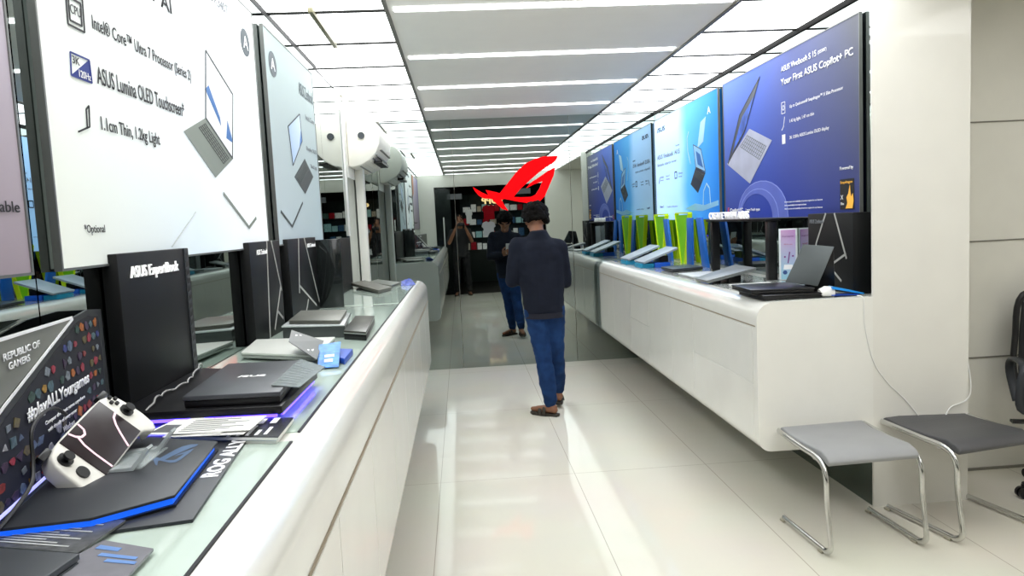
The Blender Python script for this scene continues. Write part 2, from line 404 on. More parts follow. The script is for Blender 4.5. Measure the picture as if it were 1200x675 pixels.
# ------------------------------------------------------------------ wall banners
def banner(name, label, loc, rz, wd, ht, m, group):
    t = thing(name, label, 'banner', loc, rz, group)
    obj('panel', box(nb(), (0, 0, 0), (wd, 0.012, ht)), m, t)
    bm = nb()
    for a, b2 in (((-0.006, -0.003, -0.006), (wd + 0.006, 0.015, 0)), ((-0.006, -0.003, ht), (wd + 0.006, 0.015, ht + 0.006)), ((-0.006, -0.003, 0), (0, 0.015, ht)), ((wd, -0.003, 0), (wd + 0.006, 0.015, ht))): box(bm, a, b2)
    obj('frame', bm, mat('aluminium banner frame', (120, 122, 120), 0.4, 0.6), t)
    return t
def art(t, name, m, *polys, y=-0.002):
    bm = nb()
    for p in polys: poly(bm, p, y)
    bmesh.ops.triangulate(bm, faces=bm.faces[:])
    return obj(name, bm, m, t)
def lines(t, name, m, segs, wd, y=-0.003):
    bm = nb()
    for p, q in segs: line(bm, p, q, wd, y)
    return obj(name, bm, m, t)
def loopsegs(pts): return [(pts[i], pts[(i + 1) % len(pts)]) for i in range(len(pts))]
def circ(cx, cz, r, n=20, rz=None): return [(cx + r * math.cos(2 * math.pi * i / n), cz + (rz or r) * math.sin(2 * math.pi * i / n)) for i in range(n)]
BZ = 1.495
# L1: large white laptop banner
m = gradmat('white banner print', 1.74, 1.04, [(0, (232, 238, 236)), (0.35, (250, 252, 252)), (1, (246, 250, 250))], [(0, (226, 230, 222)), (0.5, (218, 230, 240)), (1, (250, 252, 252))], emit=0.12)
L1 = banner('wall_banner', 'large white laptop banner with printed features on the left wall', (-0.885, 1.69, BZ), R(90), 1.76, 1.04, m, 'wall banners')
text('headline', 'Superior AI', 0.33, 0.752, 0.46, 0.062, ink, L1, bold=0.01)
text('headline', 'ASUS Zenbook A14 (UX3407)', 0.62, 0.92, 0.8, 0.05, inkgrey, L1)
text('feature_text', 'Intel® Core™ Ultra 7 Processor (Series 2)', 0.245, 0.572, 0.67, 0.046, ink, L1, bold=0.008)
text('feature_text', 'ASUS Lumina OLED Touchscreen*', 0.243, 0.448, 0.58, 0.046, ink, L1, bold=0.008)
text('feature_text', '1.1cm Thin, 1.2kg Light', 0.241, 0.324, 0.36, 0.044, ink, L1, bold=0.008)
text('footnote', '*Optional', 0.107, 0.072, 0.1, 0.026, ink, L1)
cpu = [(0.127, 0.562), (0.203, 0.562), (0.207, 0.64), (0.13, 0.64)]
lines(L1, 'cpu_icon', ink, loopsegs(cpu) + loopsegs([(0.138, 0.574), (0.192, 0.574), (0.196, 0.628), (0.14, 0.628)]), 0.0045)
text('cpu_icon_text', 'CPU', 0.143, 0.592, 0.048, 0.022, ink, L1)
lines(L1, 'refresh_icon', mat('navy ink', (30, 50, 130), 0.6, var=0), loopsegs([(0.119, 0.444), (0.215, 0.444), (0.212, 0.498), (0.124, 0.498)]), 0.004)
art(L1, 'refresh_icon_fill', mat('navy ink', (30, 50, 130), 0.6, var=0), [(0.119, 0.444), (0.215, 0.444), (0.212, 0.498)], y=-0.0022)
text('refresh_icon_text', '3K', 0.13, 0.474, 0.032, 0.018, ink, L1); text('refresh_icon_text', '120Hz', 0.153, 0.447, 0.055, 0.017, whiteink, L1, y=-0.004)
lines(L1, 'thin_icon', ink, [((0.125, 0.315), (0.182, 0.334)), ((0.182, 0.334), (0.188, 0.385)), ((0.188, 0.385), (0.173, 0.374)), ((0.173, 0.374), (0.17, 0.33))], 0.004)
def laptop_art(t, scr, kb, scol, kcol, edge=None, shine=None):
    art(t, 'laptop_screen_print', scol, scr); lines(t, 'laptop_outline_print', mat('dark grey ink', (60, 64, 66), 0.6, var=0), loopsegs(scr), 0.006, y=-0.0035)
    art(t, 'laptop_base_print', kcol, kb, y=-0.0025)
    a, b2, c2, d2 = [Vector(p) for p in kb]
    segs = []
    for i in range(1, 6):
        f = 0.08 + i * 0.075
        p = a.lerp(d2, f); q = b2.lerp(c2, f); segs.append((tuple(p.lerp(q, 0.08)), tuple(p.lerp(q, 0.92))))
    for i in range(12):
        f = 0.08 + 0.84 * i / 11; p = a.lerp(b2, f); q = d2.lerp(c2, f); segs.append((tuple(p.lerp(q, 0.14)), tuple(p.lerp(q, 0.46))))
    lines(t, 'keyboard_print', mat('key ink', (96, 102, 100), 0.6, var=0), segs, 0.0022, y=-0.004)
    if shine: art(t, 'wallpaper_print', shine[0], *shine[1], y=-0.0028)
scrm = gradmat('pale screen print', 1.7, 1.0, [(0, (250, 252, 255)), (1, (250, 252, 255))], [(0, (190, 215, 240)), (1, (250, 250, 250))])
sgrey = mat('sage grey print', (134, 142, 134), 0.5)
bluep = mat('blue wallpaper print', (50, 110, 180), 0.5)
laptop_art(L1, [(1.029, 0.475), (1.305, 0.358), (1.379, 0.617), (1.09, 0.724)], [(1.029, 0.475), (1.316, 0.358), (1.085, 0.269), (0.806, 0.401)], scrm, sgrey, shine=(bluep, [[(1.05, 0.58), (1.195, 0.47), (1.19, 0.5), (1.09, 0.6)], [(1.25, 0.43), (1.33, 0.42), (1.28, 0.5)]]))
lines(L1, 'laptop_edge_print', sgrey, [((1.16, 0.214), (1.459, 0.085)), ((1.459, 0.085), (1.577, 0.126))], 0.013)
lines(L1, 'watermark_stroke_print', mat('faint grey ink', (190, 196, 196), 0.6, var=0), [((0.62, 0.03), (0.85, 0.14)), ((0.0, 0.62), (0.0, 0.62 + 0.001))], 0.003)
art(L1, 'round_emblem', mat('slate ink', (74, 84, 90), 0.6, var=0), circ(1.625, 0.88, 0.065, rz=0.058)); text('round_emblem_letter', 'A', 1.59, 0.852, 0.07, 0.055, whiteink, L1, y=-0.0035)
# L2
m = gradmat('pale grey banner print', 1.2, 1.04, [(0, (172, 186, 184)), (1, (182, 194, 192))], [(0, (196, 208, 216)), (1, (176, 192, 198))])
L2 = banner('wall_banner', 'narrower pale grey laptop banner behind the large white one on the left wall', (-0.885, 3.64, BZ), R(90), 1.15, 1.04, m, 'wall banners')
art(L2, 'round_emblem', mat('slate ink', (74, 84, 90), 0.6, var=0), circ(0.143, 0.888, 0.075, rz=0.062)); text('round_emblem_letter', 'A', 0.1, 0.858, 0.08, 0.058, whiteink, L2, y=-0.0035)
text('headline', 'ASUS Zenbook', 0.72, 0.845, 0.4, 0.07, mat('slate ink', (74, 84, 90)), L2)
text('feature_text', 'Intel Core', 0.86, 0.72, 0.25, 0.03, inkgrey, L2)
text('feature_text', 'Display OLED', 0.82, 0.53, 0.3, 0.03, inkgrey, L2); text('feature_text', 'Thin & Light', 0.9, 0.43, 0.2, 0.03, inkgrey, L2)
laptop_art(L2, [(0.427, 0.415), (0.711, 0.577), (0.693, 0.726), (0.379, 0.617)][::1], [(0.446, 0.355), (0.748, 0.478), (0.962, 0.388), (0.695, 0.274)][::1], gradmat('blue screen print', 1.0, 1.0, [(0, (150, 185, 225)), (1, (240, 245, 250))], [(0, (90, 140, 200)), (1, (220, 235, 250))]), mat('dark laptop print', (66, 74, 74), 0.5), shine=(bluep, [[(0.62, 0.52), (0.7, 0.57), (0.7, 0.64)]]))
lines(L2, 'laptop_edge_print', mat('dark laptop print', (66, 74, 74)), [((0.081, 0.163), (0.303, 0.087)), ((0.303, 0.087), (0.602, 0.22))], 0.012)
# L0
m = gradmat('mauve banner print', 1.9, 1.04, [(0.0, (150, 140, 180)), (1, (226, 220, 236))], [(0, (150, 138, 150)), (1, (160, 148, 158))])
L0 = banner('wall_banner', 'mauve banner cut by the left edge of the photo', (-0.885, -0.31, BZ), R(90), 1.88, 1.04, m, 'wall banners')
text('footnote', '*Optional accessories are sold separately where available', 0.9, 0.115, 0.96, 0.03, ink, L0)
art(L0, 'orange_photo_print', mat('orange skin print', (196, 132, 96), 0.5, var=0.15), [(1.5, 0.7), (1.84, 0.62), (1.885, 0.7), (1.885, 1.04), (1.4, 1.04)])
# R1
m = gradmat('purple blue banner print', 1.96, 1.04, [(0, (112, 140, 220)), (0.3, (98, 122, 208)), (0.6, (104, 112, 158)), (1, (108, 110, 118))], [(0, (62, 76, 156)), (0.45, (44, 64, 164)), (0.8, (54, 66, 142)), (1, (60, 68, 124))])
R1 = banner('wall_banner', 'purple blue laptop banner beside the cream pillar on the right wall', (2.105, 5.73, BZ), R(-90), 1.97, 1.04, m, 'wall banners')
text('headline', 'ASUS Vivobook S 15', 1.045, 0.925, 0.47, 0.036, whiteink, R1, bold=0.012); text('headline', '(S5507)', 1.535, 0.925, 0.1, 0.025, whiteink, R1)
text('headline', 'Your First ASUS Copilot+ PC', 1.04, 0.828, 0.875, 0.056, whiteink, R1, bold=0.015)
text('feature_text', 'Up to Qualcomm® Snapdragon™ X Elite Processor', 1.162, 0.678, 0.65, 0.026, whiteink, R1)
text('feature_text', '1.42 kg light, 1.47 cm thin', 1.16, 0.588, 0.32, 0.026, whiteink, R1)
text('feature_text', '3K 120Hz ASUS Lumina OLED display', 1.155, 0.484, 0.5, 0.026, whiteink, R1)
for z, s in ((0.699, 0), (0.6, 1), (0.5, 2)):
    if s == 0: lines(R1, 'chip_icon', whiteink, loopsegs([(1.045, z - 0.035), (1.095, z - 0.035), (1.095, z + 0.035), (1.045, z + 0.035)]) + loopsegs(circ(1.07, z, 0.015, 8)), 0.004)
    elif s == 1: lines(R1, 'thin_icon', whiteink, [((1.045, z - 0.04), (1.07, z - 0.02)), ((1.07, z - 0.02), (1.088, z + 0.04))], 0.005)
    else: art(R1, 'display_icon', whiteink, [(1.045, z - 0.03), (1.09, z - 0.03), (1.09, z + 0.03), (1.045, z + 0.03)])
text('copilot_text', 'Copilot+PC', 0.1, 0.042, 0.26, 0.034, whiteink, R1, bold=0.02)
art(R1, 'copilot_mark', mat('pink mark print', (200, 80, 120), 0.5), [(0.035, 0.03), (0.06, 0.03), (0.08, 0.085), (0.05, 0.085)], [(0.06, 0.03), (0.09, 0.03), (0.09, 0.05)])
text('link_text', '/ new.Tech type', 0.41, 0.044, 0.26, 0.026, whiteink, R1, bold=0.01)
for z in (0.09, 0.068, 0.046): text('footnote', 'Internet access and availability of services required to use features', 1.07, z, 0.5 if z != 0.068 else 0.3, 0.013, whiteink, R1)
text('footnote', 'Powered by', 1.77, 0.245, 0.14, 0.024, whiteink, R1, bold=0.01)
art(R1, 'processor_badge', ink, [(1.77, 0.035), (1.915, 0.035), (1.915, 0.2), (1.77, 0.2)])
text('badge_text', 'Snapdragon', 1.778, 0.172, 0.125, 0.018, mat('gold ink', (240, 180, 70), 0.5, emit=0.2), R1, y=-0.005)
text('badge_text', 'X', 1.78, 0.09, 0.028, 0.024, whiteink, R1, y=-0.005); text('badge_text', 'Elite', 1.78, 0.06, 0.035, 0.014, whiteink, R1, y=-0.005)
art(R1, 'badge_flame', mat('gold ink', (240, 180, 70)), [(1.83, 0.04), (1.9, 0.04), (1.912, 0.08), (1.905, 0.12), (1.885, 0.1), (1.875, 0.165), (1.86, 0.12), (1.84, 0.1), (1.85, 0.07)], y=-0.004)
laptop_art(R1, [(0.07, 0.42), (0.42, 0.63), (0.708, 0.966), (0.33, 0.76)], [(0.511, 0.638), (0.888, 0.514), (0.501, 0.248), (0.051, 0.424)][::1], mat('dark screen print', (70, 76, 84), 0.5), mat('silver print', (176, 180, 200), 0.5, var=0.1), shine=(mat('vivid screen print', (60, 100, 200), 0.5, var=0.5, scale=9), [[(0.17, 0.50), (0.43, 0.65), (0.6, 0.85), (0.38, 0.74)]]))
arc = [(0.264 + 0.0, 0.155)] ; o1 = []; i1 = []
for i in range(15):
    a = math.pi * (1 - i / 14) ; o1.append((0.69 + 0.43 * math.cos(a), 0.0 + 0.255 * math.sin(a) ** 0.9 if math.sin(a) > 0 else 0.0)); i1.append((0.60 + 0.28 * math.cos(a), 0.17 * max(0, math.sin(a)) + 0.0))
art(R1, 'arch_swirl_print', mat('soft violet print', (92, 110, 200), 0.5, var=0.08), o1 + i1[::-1])
lines(R1, 'arch_line_print', mat('light violet print', (140, 156, 226), 0.5), [(o1[i], o1[i + 1]) for i in range(14)] + [(tuple(Vector(o1[i]).lerp(Vector(i1[i]), 0.6)), tuple(Vector(o1[i + 1]).lerp(Vector(i1[i + 1]), 0.6))) for i in range(14)], 0.006)
# R2
m = gradmat('self-glowing sky blue print', 1.93, 1.04, [(0, (182, 214, 255)), (0.42, (172, 210, 255)), (0.56, (92, 166, 222)), (1, (40, 122, 200))], [(0, (186, 218, 255)), (0.45, (156, 204, 252)), (0.58, (70, 150, 216)), (1, (24, 96, 178))], emit=0.42)  # glow added to the print so its pale left part burns out to white
R2 = banner('wall_banner', 'white and sky blue laptop banner at the far end of the right wall', (2.105, 7.79, BZ), R(-90), 1.93, 1.04, m, 'wall banners')
text('brand_text', '/SUS', 0.11, 0.905, 0.29, 0.045, ink, R2, bold=0.02)
text('feature_text', 'Vivobook', 0.75, 0.70, 0.13, 0.02, inkgrey, R2); text('headline', 'ASUS Vivobook 14/15', 0.09, 0.628, 0.79, 0.045, inkgrey, R2, bold=0.01)
text('headline', 'Simple starts now', 0.087, 0.55, 0.68, 0.035, inkgrey, R2)
for x, s in ((0.18, '3K OLED'), (0.4, 'Ryzen 7'), (0.82, 'Slim')):
    text('feature_text', s, x, 0.43, 0.13, 0.018, inkgrey, R2); text('feature_text', 'display', x, 0.40, 0.12, 0.016, inkgrey, R2)
lines(R2, 'feature_icon', ink, loopsegs([(0.7, 0.4), (0.77, 0.4), (0.77, 0.46), (0.7, 0.46)]) + [((0.13, 0.38), (0.16, 0.44))], 0.01)
text('footnote', 'Windows 11', 0.14, 0.125, 0.14, 0.024, mat('navy ink', (30, 50, 130)), R2); text('footnote', 'Copilot in Windows', 0.4, 0.12, 0.36, 0.018, inkgrey, R2)
laptop_art(R2, [(1.29, 0.662), (1.5, 0.60), (1.6, 0.403), (1.346, 0.459)], [(1.346, 0.459), (1.6, 0.394), (1.387, 0.231), (1.187, 0.317)], mat('blue screen glow print', (150, 200, 240), 0.5), mat('dark blue laptop print', (40, 50, 70), 0.5), shine=(bluep, [[(1.36, 0.6), (1.47, 0.56), (1.54, 0.44), (1.4, 0.48)]]))
art(R2, 'lid_print', mat('pale blue lid print', (170, 214, 240), 0.5), [(1.4, 0.62), (1.56, 0.66), (1.64, 0.86), (1.5, 0.83)])
lines(R2, 'swirl_print', mat('pale blue lid print', (170, 214, 240)), [((1.52, 0.12), (1.54, 0.24)), ((1.54, 0.24), (1.62, 0.3)), ((1.62, 0.3), (1.69, 0.26)), ((1.69, 0.26), (1.71, 0.12)), ((1.2, 0.5), (1.13, 0.62)), ((1.13, 0.62), (1.12, 0.74)), ((1.12, 0.74), (1.17, 0.79))], 0.016)
text('brand_mark', 'A', 1.68, 0.87, 0.08, 0.06, whiteink, R2)
art(R2, 'water_print', mat('pale water print', (140, 200, 236), 0.5), [(1.0, 0.1), (1.3, 0.14), (1.55, 0.12), (1.9, 0.15), (1.9, 0.11), (1.5, 0.07), (1.2, 0.08)])

# ------------------------------------------------------------------ red emblem on the far mirror
def lz(p): # zoomed tracing units of the emblem -> metres on the far mirror
    return (0.0565 + p[0] / 9 * 0.009052, 2.272 - p[1] / 9 * 0.00907 + (p[0] / 9) * 0.00045)
A = [(370, 430), (480, 310), (560, 222), (660, 142), (780, 100), (850, 88), (1005, 94), (990, 130), (960, 160), (870, 205), (780, 262), (700, 320), (600, 395), (515, 480), (600, 492), (700, 497), (752, 478), (795, 420), (832, 345), (740, 368), (655, 402), (700, 352), (800, 298), (900, 240), (972, 212), (950, 300), (900, 400), (850, 500), (790, 555), (680, 562), (560, 532), (420, 490), (385, 500)]
B = [(92, 338), (140, 372), (190, 405), (255, 440), (225, 380), (330, 412), (372, 428), (388, 500), (410, 550), (452, 618), (390, 592), (320, 520), (285, 478), (200, 466), (150, 430), (115, 385)]
t = thing('wall_emblem', 'glowing red eye shaped emblem mounted on the far wall mirror', 'emblem', (0.6, YM - 0.02, 1.7))
for nm, pp in (('eye_blade', A), ('tail_blade', B)):
    bm = nb(); poly(bm, [lz(p) for p in pp], YM - 0.02, 0.016)
    bmesh.ops.triangulate(bm, faces=bm.faces[:]); obj(nm, bm, red, t, world=True)

# ------------------------------------------------------------------ air conditioner, pipe, trims
struct('trim_7', box(nb(), (-0.9045, 6.15, 1.98), (-0.902, 7.25, 2.649)), mat('white ac backing', (236, 234, 224), 0.4))
ac = thing('air_conditioner', 'white wall split air conditioner above the left counter', 'air conditioner', (-0.93, 6.7, 2.08))
acw = mat('white ac plastic', (236, 234, 224), 0.4)
prof = [(-0.900, 2.49), (-0.80, 2.50), (-0.70, 2.47), (-0.65, 2.41), (-0.63, 2.33), (-0.635, 2.25), (-0.665, 2.18), (-0.72, 2.12), (-0.79, 2.08), (-0.86, 2.065), (-0.900, 2.07)]
obj('housing', yprism(nb(), prof, 6.22, 7.15), acw, ac, world=True, bev=0.01, ang=50)
bm = nb()
for i in range(5):
    f = i / 5; x = -0.665 - 0.035 * i; z = 2.17 - 0.02 * i
    box(bm, (x - 0.012, 6.28, z - 0.018), (x + 0.002, 7.09, z - 0.006))
obj('louver', bm, mat('grey louver', (130, 130, 124), 0.5), ac, world=True)
bm = nb(); box(bm, (-0.71, 6.4, 2.105), (-0.64, 6.95, 2.125)); obj('air_outlet', bm, black, ac, world=True)
bm = nb(); tube(bm, [(-0.78, 6.222, 2.32), (-0.78, 6.205, 2.32)], 0.028, 16); obj('round_badge', bm, mat('slate badge', (60, 66, 70), 0.4), ac, world=True)
bm = nb(); box(bm, (-0.645, 6.3, 2.2), (-0.625, 7.07, 2.206)); box(bm, (-0.66, 6.3, 2.43), (-0.64, 7.07, 2.436)); obj('panel_line', bm, mat('grey louver', (130, 130, 124)), ac, world=True)
o = rebase(obj('pipe_cover', box(nb(), (-0.900, 6.55, 0.0), (-0.83, 6.66, 2.075)), acw, bev=0.006)); tag(o, 'white vertical pipe cover running down below the air conditioner', 'pipe cover')
o = rebase(obj('edge_strip', box(nb(), (-0.904, 5.98, 1.5), (-0.893, 6.05, 2.5)), white, bev=0.002)); tag(o, 'narrow white vertical strip on the left mirror before the air conditioner', 'strip')

# ------------------------------------------------------------------ stools
def stool(name, label, loc, rz, sm, wd=0.44, dp=0.46, h=0.45):
    t = thing(name, label, 'stool', loc, rz, 'cantilever stools')
    bm = nb(); n = 10; top = []
    # gently curved seat pad, front edge (y=0) rolls down
    prof = [(0.0, h - 0.045), (-0.012, h - 0.025), (0.01, h - 0.002), (0.06, h + 0.012), (0.2, h + 0.006), (0.35, h + 0.006), (dp - 0.02, h + 0.02), (dp, h + 0.012), (dp - 0.005, h - 0.012), (0.35, h - 0.026), (0.2, h - 0.026), (0.06, h - 0.03)]
    a = [bm.verts.new((0.012, p[0], p[1])) for p in prof]; b2 = [bm.verts.new((wd - 0.012, p[0], p[1])) for p in prof]; k = len(prof)
    bm.faces.new(a); bm.faces.new(b2[::-1])
    for i in range(k): bm.faces.new((a[(i + 1) % k], a[i], b2[i], b2[(i + 1) % k]))
    obj('seat', bm, sm, t, bev=0.008, seg=3, ang=60)
    for x in (0.0, wd):
        bm = nb()
        P = [(x, dp - 0.01, h + 0.0), (x, 0.2, h - 0.015), (x, 0.08, h - 0.02), (x, 0.02, h - 0.045), (x, -0.005, h - 0.1), (x, -0.01, 0.25), (x, -0.035, 0.09), (x, -0.035, 0.045), (x, 0.0, 0.02), (x, 0.06, 0.018), (x, dp - 0.05, 0.018)]
        tube(bm, smoothpath(P, 4), [(0.0095, 0.0145)] * 41, 12, side=(1, 0, 0))
        leg = obj('leg_frame', bm, chrome, t, smooth=True, ang=60)
        for y in (0.02, dp - 0.07): obj('foot_pad', box(nb(), (x - 0.013, y, 0), (x + 0.013, y + 0.035, 0.012)), mat('clear foot pad', (170, 165, 145), 0.3), leg, bev=0.002)
    bm = nb(); tube(bm, [(0, dp - 0.01, h), (wd, dp - 0.01, h)], 0.009, 10); tube(bm, [(0, 0.1, h - 0.035), (wd, 0.1, h - 0.035)], 0.007, 10); obj('cross_bar', bm, chrome, t, smooth=True)
    return t
stool('stool', 'grey seated chrome cantilever stool in front of the right counter end', (1.545, 3.055, 0), R(3), greyseat, wd=0.455, dp=0.44)
stool('stool', 'black seated chrome cantilever stool in front of the cream pillar', (2.165, 3.08, 0), R(11), blackseat, wd=0.46, dp=0.46)

# office chair
oc = thing('office_chair', 'black mesh office chair on castors cut by the right edge of the photo', 'chair', (3.12, 3.46, 0), R(158))
bm = nb()
prof = [(-0.24, 0.44), (0.2, 0.46), (0.25, 0.45), (0.26, 0.49), (0.22, 0.52), (-0.2, 0.515), (-0.25, 0.49)]
a = [bm.verts.new((-0.25, p[0], p[1])) for p in prof]; b2 = [bm.verts.new((0.25, p[0], p[1])) for p in prof]
bm.faces.new(a); bm.faces.new(b2[::-1])
for i in range(7): bm.faces.new((a[(i + 1) % 7], a[i], b2[i], b2[(i + 1) % 7]))
obj('seat', bm, mat('black mesh cloth', (30, 31, 33), 0.8, bump=0.4, bscale=400), oc, bev=0.02, seg=3, ang=60)
bm = nb()
rows = []
for j in range(9):
    z = 0.56 + 0.46 * j / 8; rows.append([bm.verts.new((x * (0.23 - 0.03 * (j / 8) ** 2), -0.27 - 0.05 * j / 8 + 0.05 * (x * x) , z)) for x in [i / 4 - 1 for i in range(9)]])
for j in range(8):
    for i in range(8): bm.faces.new((rows[j][i], rows[j][i + 1], rows[j + 1][i + 1], rows[j + 1][i]))
obj('backrest_mesh', bm, mat('black mesh cloth', (30, 31, 33)), oc, smooth=True, mods=[('SOLIDIFY', dict(thickness=0.008))])
bm = nb(); pth = [(-0.23, -0.23, 0.56), (-0.235, -0.26, 0.8), (-0.2, -0.27, 1.02), (0, -0.32, 1.035), (0.2, -0.27, 1.02), (0.235, -0.26, 0.8), (0.23, -0.23, 0.56), (0, -0.28, 0.54), (-0.23, -0.23, 0.56)]
tube(bm, smoothpath(pth, 5), 0.016, 10); obj('back_frame', bm, black, oc, smooth=True)
bm = nb(); tube(bm, smoothpath([(0, -0.3, 0.7), (0, -0.32, 0.5), (0, -0.2, 0.42), (0, 0, 0.42)], 5), 0.022, 10); obj('back_support', bm, black, oc, smooth=True)
for sx in (-1, 1):
    bm = nb(); tube(bm, smoothpath([(sx * 0.24, 0.1, 0.46), (sx * 0.31, 0.1, 0.48), (sx * 0.32, 0.12, 0.6), (sx * 0.3, 0.1, 0.70), (sx * 0.3, -0.08, 0.70), (sx * 0.29, -0.15, 0.62), (sx * 0.27, -0.1, 0.47)], 4), [(0.022, 0.014)] * 25, 10, side=(1, 0, 0)); obj('armrest', bm, charc, oc, smooth=True)
bm = nb(); tube(bm, [(0, 0, 0.08), (0, 0, 0.44)], 0.026, 14); obj('gas_column', bm, black, oc, smooth=True)
bm = nb(); tube(bm, [(0.05, 0.0, 0.42), (0.28, 0.05, 0.4)], 0.008, 8); box(bm, (0.26, 0.03, 0.392), (0.34, 0.075, 0.405)); obj('lever', bm, black, oc, smooth=True)
for k in range(5):
    a = 2 * math.pi * k / 5 + 0.25; c2, s2 = math.cos(a), math.sin(a)
    bm = nb(); tube(bm, [(0.02 * c2, 0.02 * s2, 0.11), (0.30 * c2, 0.30 * s2, 0.075)], [(0.026, 0.018), (0.016, 0.012)], 10); lg = obj('base_arm', bm, black, oc, smooth=True)
    bm = nb()
    for d in (-0.016, 0.016): tube(bm, [(0.3 * c2 - s2 * (d - 0.009), 0.3 * s2 + c2 * (d - 0.009), 0.029), (0.3 * c2 - s2 * (d + 0.009), 0.3 * s2 + c2 * (d + 0.009), 0.029)], 0.028, 14)
    tube(bm, [(0.3 * c2, 0.3 * s2, 0.03), (0.3 * c2, 0.3 * s2, 0.075)], 0.009, 8); obj('castor', bm, black, lg, smooth=True)

# ------------------------------------------------------------------ counter display pieces
def totem(label, loc, rz, wd, ht, th, group, style, name='display_box'):
    t = thing(name, label, 'display box', loc, rz, group)
    obj('box_body', box(nb(), (0, 0, 0), (wd, th, ht)), blackm, t, bev=0.003)
    if style == 'expert':
        text('box_lettering', 'ASUS ExpertBook', 0.06, ht - 0.075, 0.32, 0.04, letterw, t, y=-0.006, t=0.005, bold=0.0)
        bm = nb()
        for i in range(16): line(bm, (wd - 0.035, 0.02 + i * 0.026), (wd - 0.012, 0.028 + i * 0.026), 0.010, -0.002)
        obj('punched_holes', bm, mat('grey hole edge', (60, 62, 66), 0.5), t)
        obj('edge_flap', box(nb(), (wd - 0.045, -0.003, 0.0), (wd - 0.04, 0, ht)), charc, t)
    else:
        pat = {'A': [((0.55, 1), (0.42, 0.0)), ((0.7, 1), (0.95, 0.44)), ((0.93, 0.5), (0.6, 0.06)), ((0.74, 0.24), (0.93, 0.13))],
               'B': [((0.35, 1), (0.25, 0.33)), ((0.55, 1), (0.97, 0.1)), ((0.27, 0.42), (0.85, 0.07)), ((0.55, 0.2), (0.4, 0.02))],
               'C': [((0.43, 1), (0.2, 0.6)), ((0.2, 0.6), (0.18, 0.4)), ((0.62, 1), (0.87, 0.43)), ((0.86, 0.49), (0.35, 0.24)), ((0.5, 0.31), (0.76, 0.14))]}[style]
        bm = nb()
        for p, q in pat: line(bm, (p[0] * wd, p[1] * ht), (q[0] * wd, q[1] * ht), 0.012, -0.002)
        obj('silver_line_emblem', bm, mat('silver foil line', (180, 180, 176), 0.4), t)
        u = {'A': 0.18, 'B': 0.62, 'C': 0.05}[style]
        text('box_lettering', 'ASUS Zenbook', u * wd, ht - 0.055, 0.34 * wd, 0.022, letterw if style != 'C' else inkgrey, t, y=-0.004, bold=0.02)
    return t
totem('black display box with white ExpertBook lettering and a punched edge on the left counter', (-0.862, 1.90, 1.093), R(90), 0.485, 0.425, 0.040, 'black display boxes on the counters', 'expert')
totem('black display box with thin silver lines, nearer of the pair on the left counter', (-0.862, 3.05, 1.093), R(90), 0.50, 0.425, 0.040, 'black display boxes on the counters', 'A')
totem('black display box with mirrored silver lines, farther of the pair on the left counter', (-0.862, 3.72, 1.093), R(90), 0.70, 0.425, 0.040, 'black display boxes on the counters', 'B')
totem('black display box with silver lines beside the cream pillar on the right counter', (2.005, 4.14, 1.093), R(-90), 0.49, 0.42, 0.12, 'black display boxes on the counters', 'C')
o = rebase(obj('acrylic_screen', box(nb(), (-0.87, 4.42, 1.093), (-0.72, 4.43, 1.5)), mat('smoked acrylic', (30, 34, 34), 0.08, alpha=0.85), bev=0.002)); tag(o, 'smoked black upright acrylic sheet behind the silver lined display boxes', 'screen')
o = rebase(obj('display_box', box(nb(), (-0.902, 4.6, 1.093), (-0.872, 5.85, 1.49)), blackm, bev=0.004)); tag(o, 'long plain black display box at the far end of the left counter', 'display box', 'black display boxes on the counters')

def closed_laptop(label, quad, z, th, shell, group='laptops on the counters', base=None, logo=None, name='laptop'):
    c = sum((Vector((p[0], p[1], 0)) for p in quad), Vector()) / 4
    t = thing(name, label, 'laptop', (c.x, c.y, z), 0, group)
    q = [(p[0], p[1]) for p in quad]
    ins = [(c.x + (p[0] - c.x) * 0.985, c.y + (p[1] - c.y) * 0.985) for p in quad]
    obj('base', prism(nb(), ins, z, z + th * 0.55), base or shell, t, world=True, bev=min(0.003, th * 0.2))
    obj('lid', prism(nb(), q, z + th * 0.58, z + th), shell, t, world=True, bev=min(0.003, th * 0.2))
    if logo:
        a, b2, c2, d2 = [Vector((p[0], p[1], z + th)) for p in quad]
        e = (b2 - a).normalized(); f = (d2 - a).normalized(); m_ = (a + b2 + c2 + d2) / 4
        M = Matrix((( f.x, 0, e.x, m_.x), (f.y, 0, e.y, m_.y), (0, -1, 0, z + th), (0, 0, 0, 1)))
        M = MAT[t.name].inverted() @ M
        text('lid_logo', logo, -0.035, -0.012, 0.075, 0.022, letterw, t, y=-0.001, t=0.0006, M=M, bold=0.03)
    return t
def riser(name, label, quad, z0, z1, m, cat='stand', bev=0.003, group=None):
    o = obj(name, prism(nb(), quad, z0, z1), m, bev=bev); rebase(o); tag(o, label, cat, group); return o
ZT = 1.0928
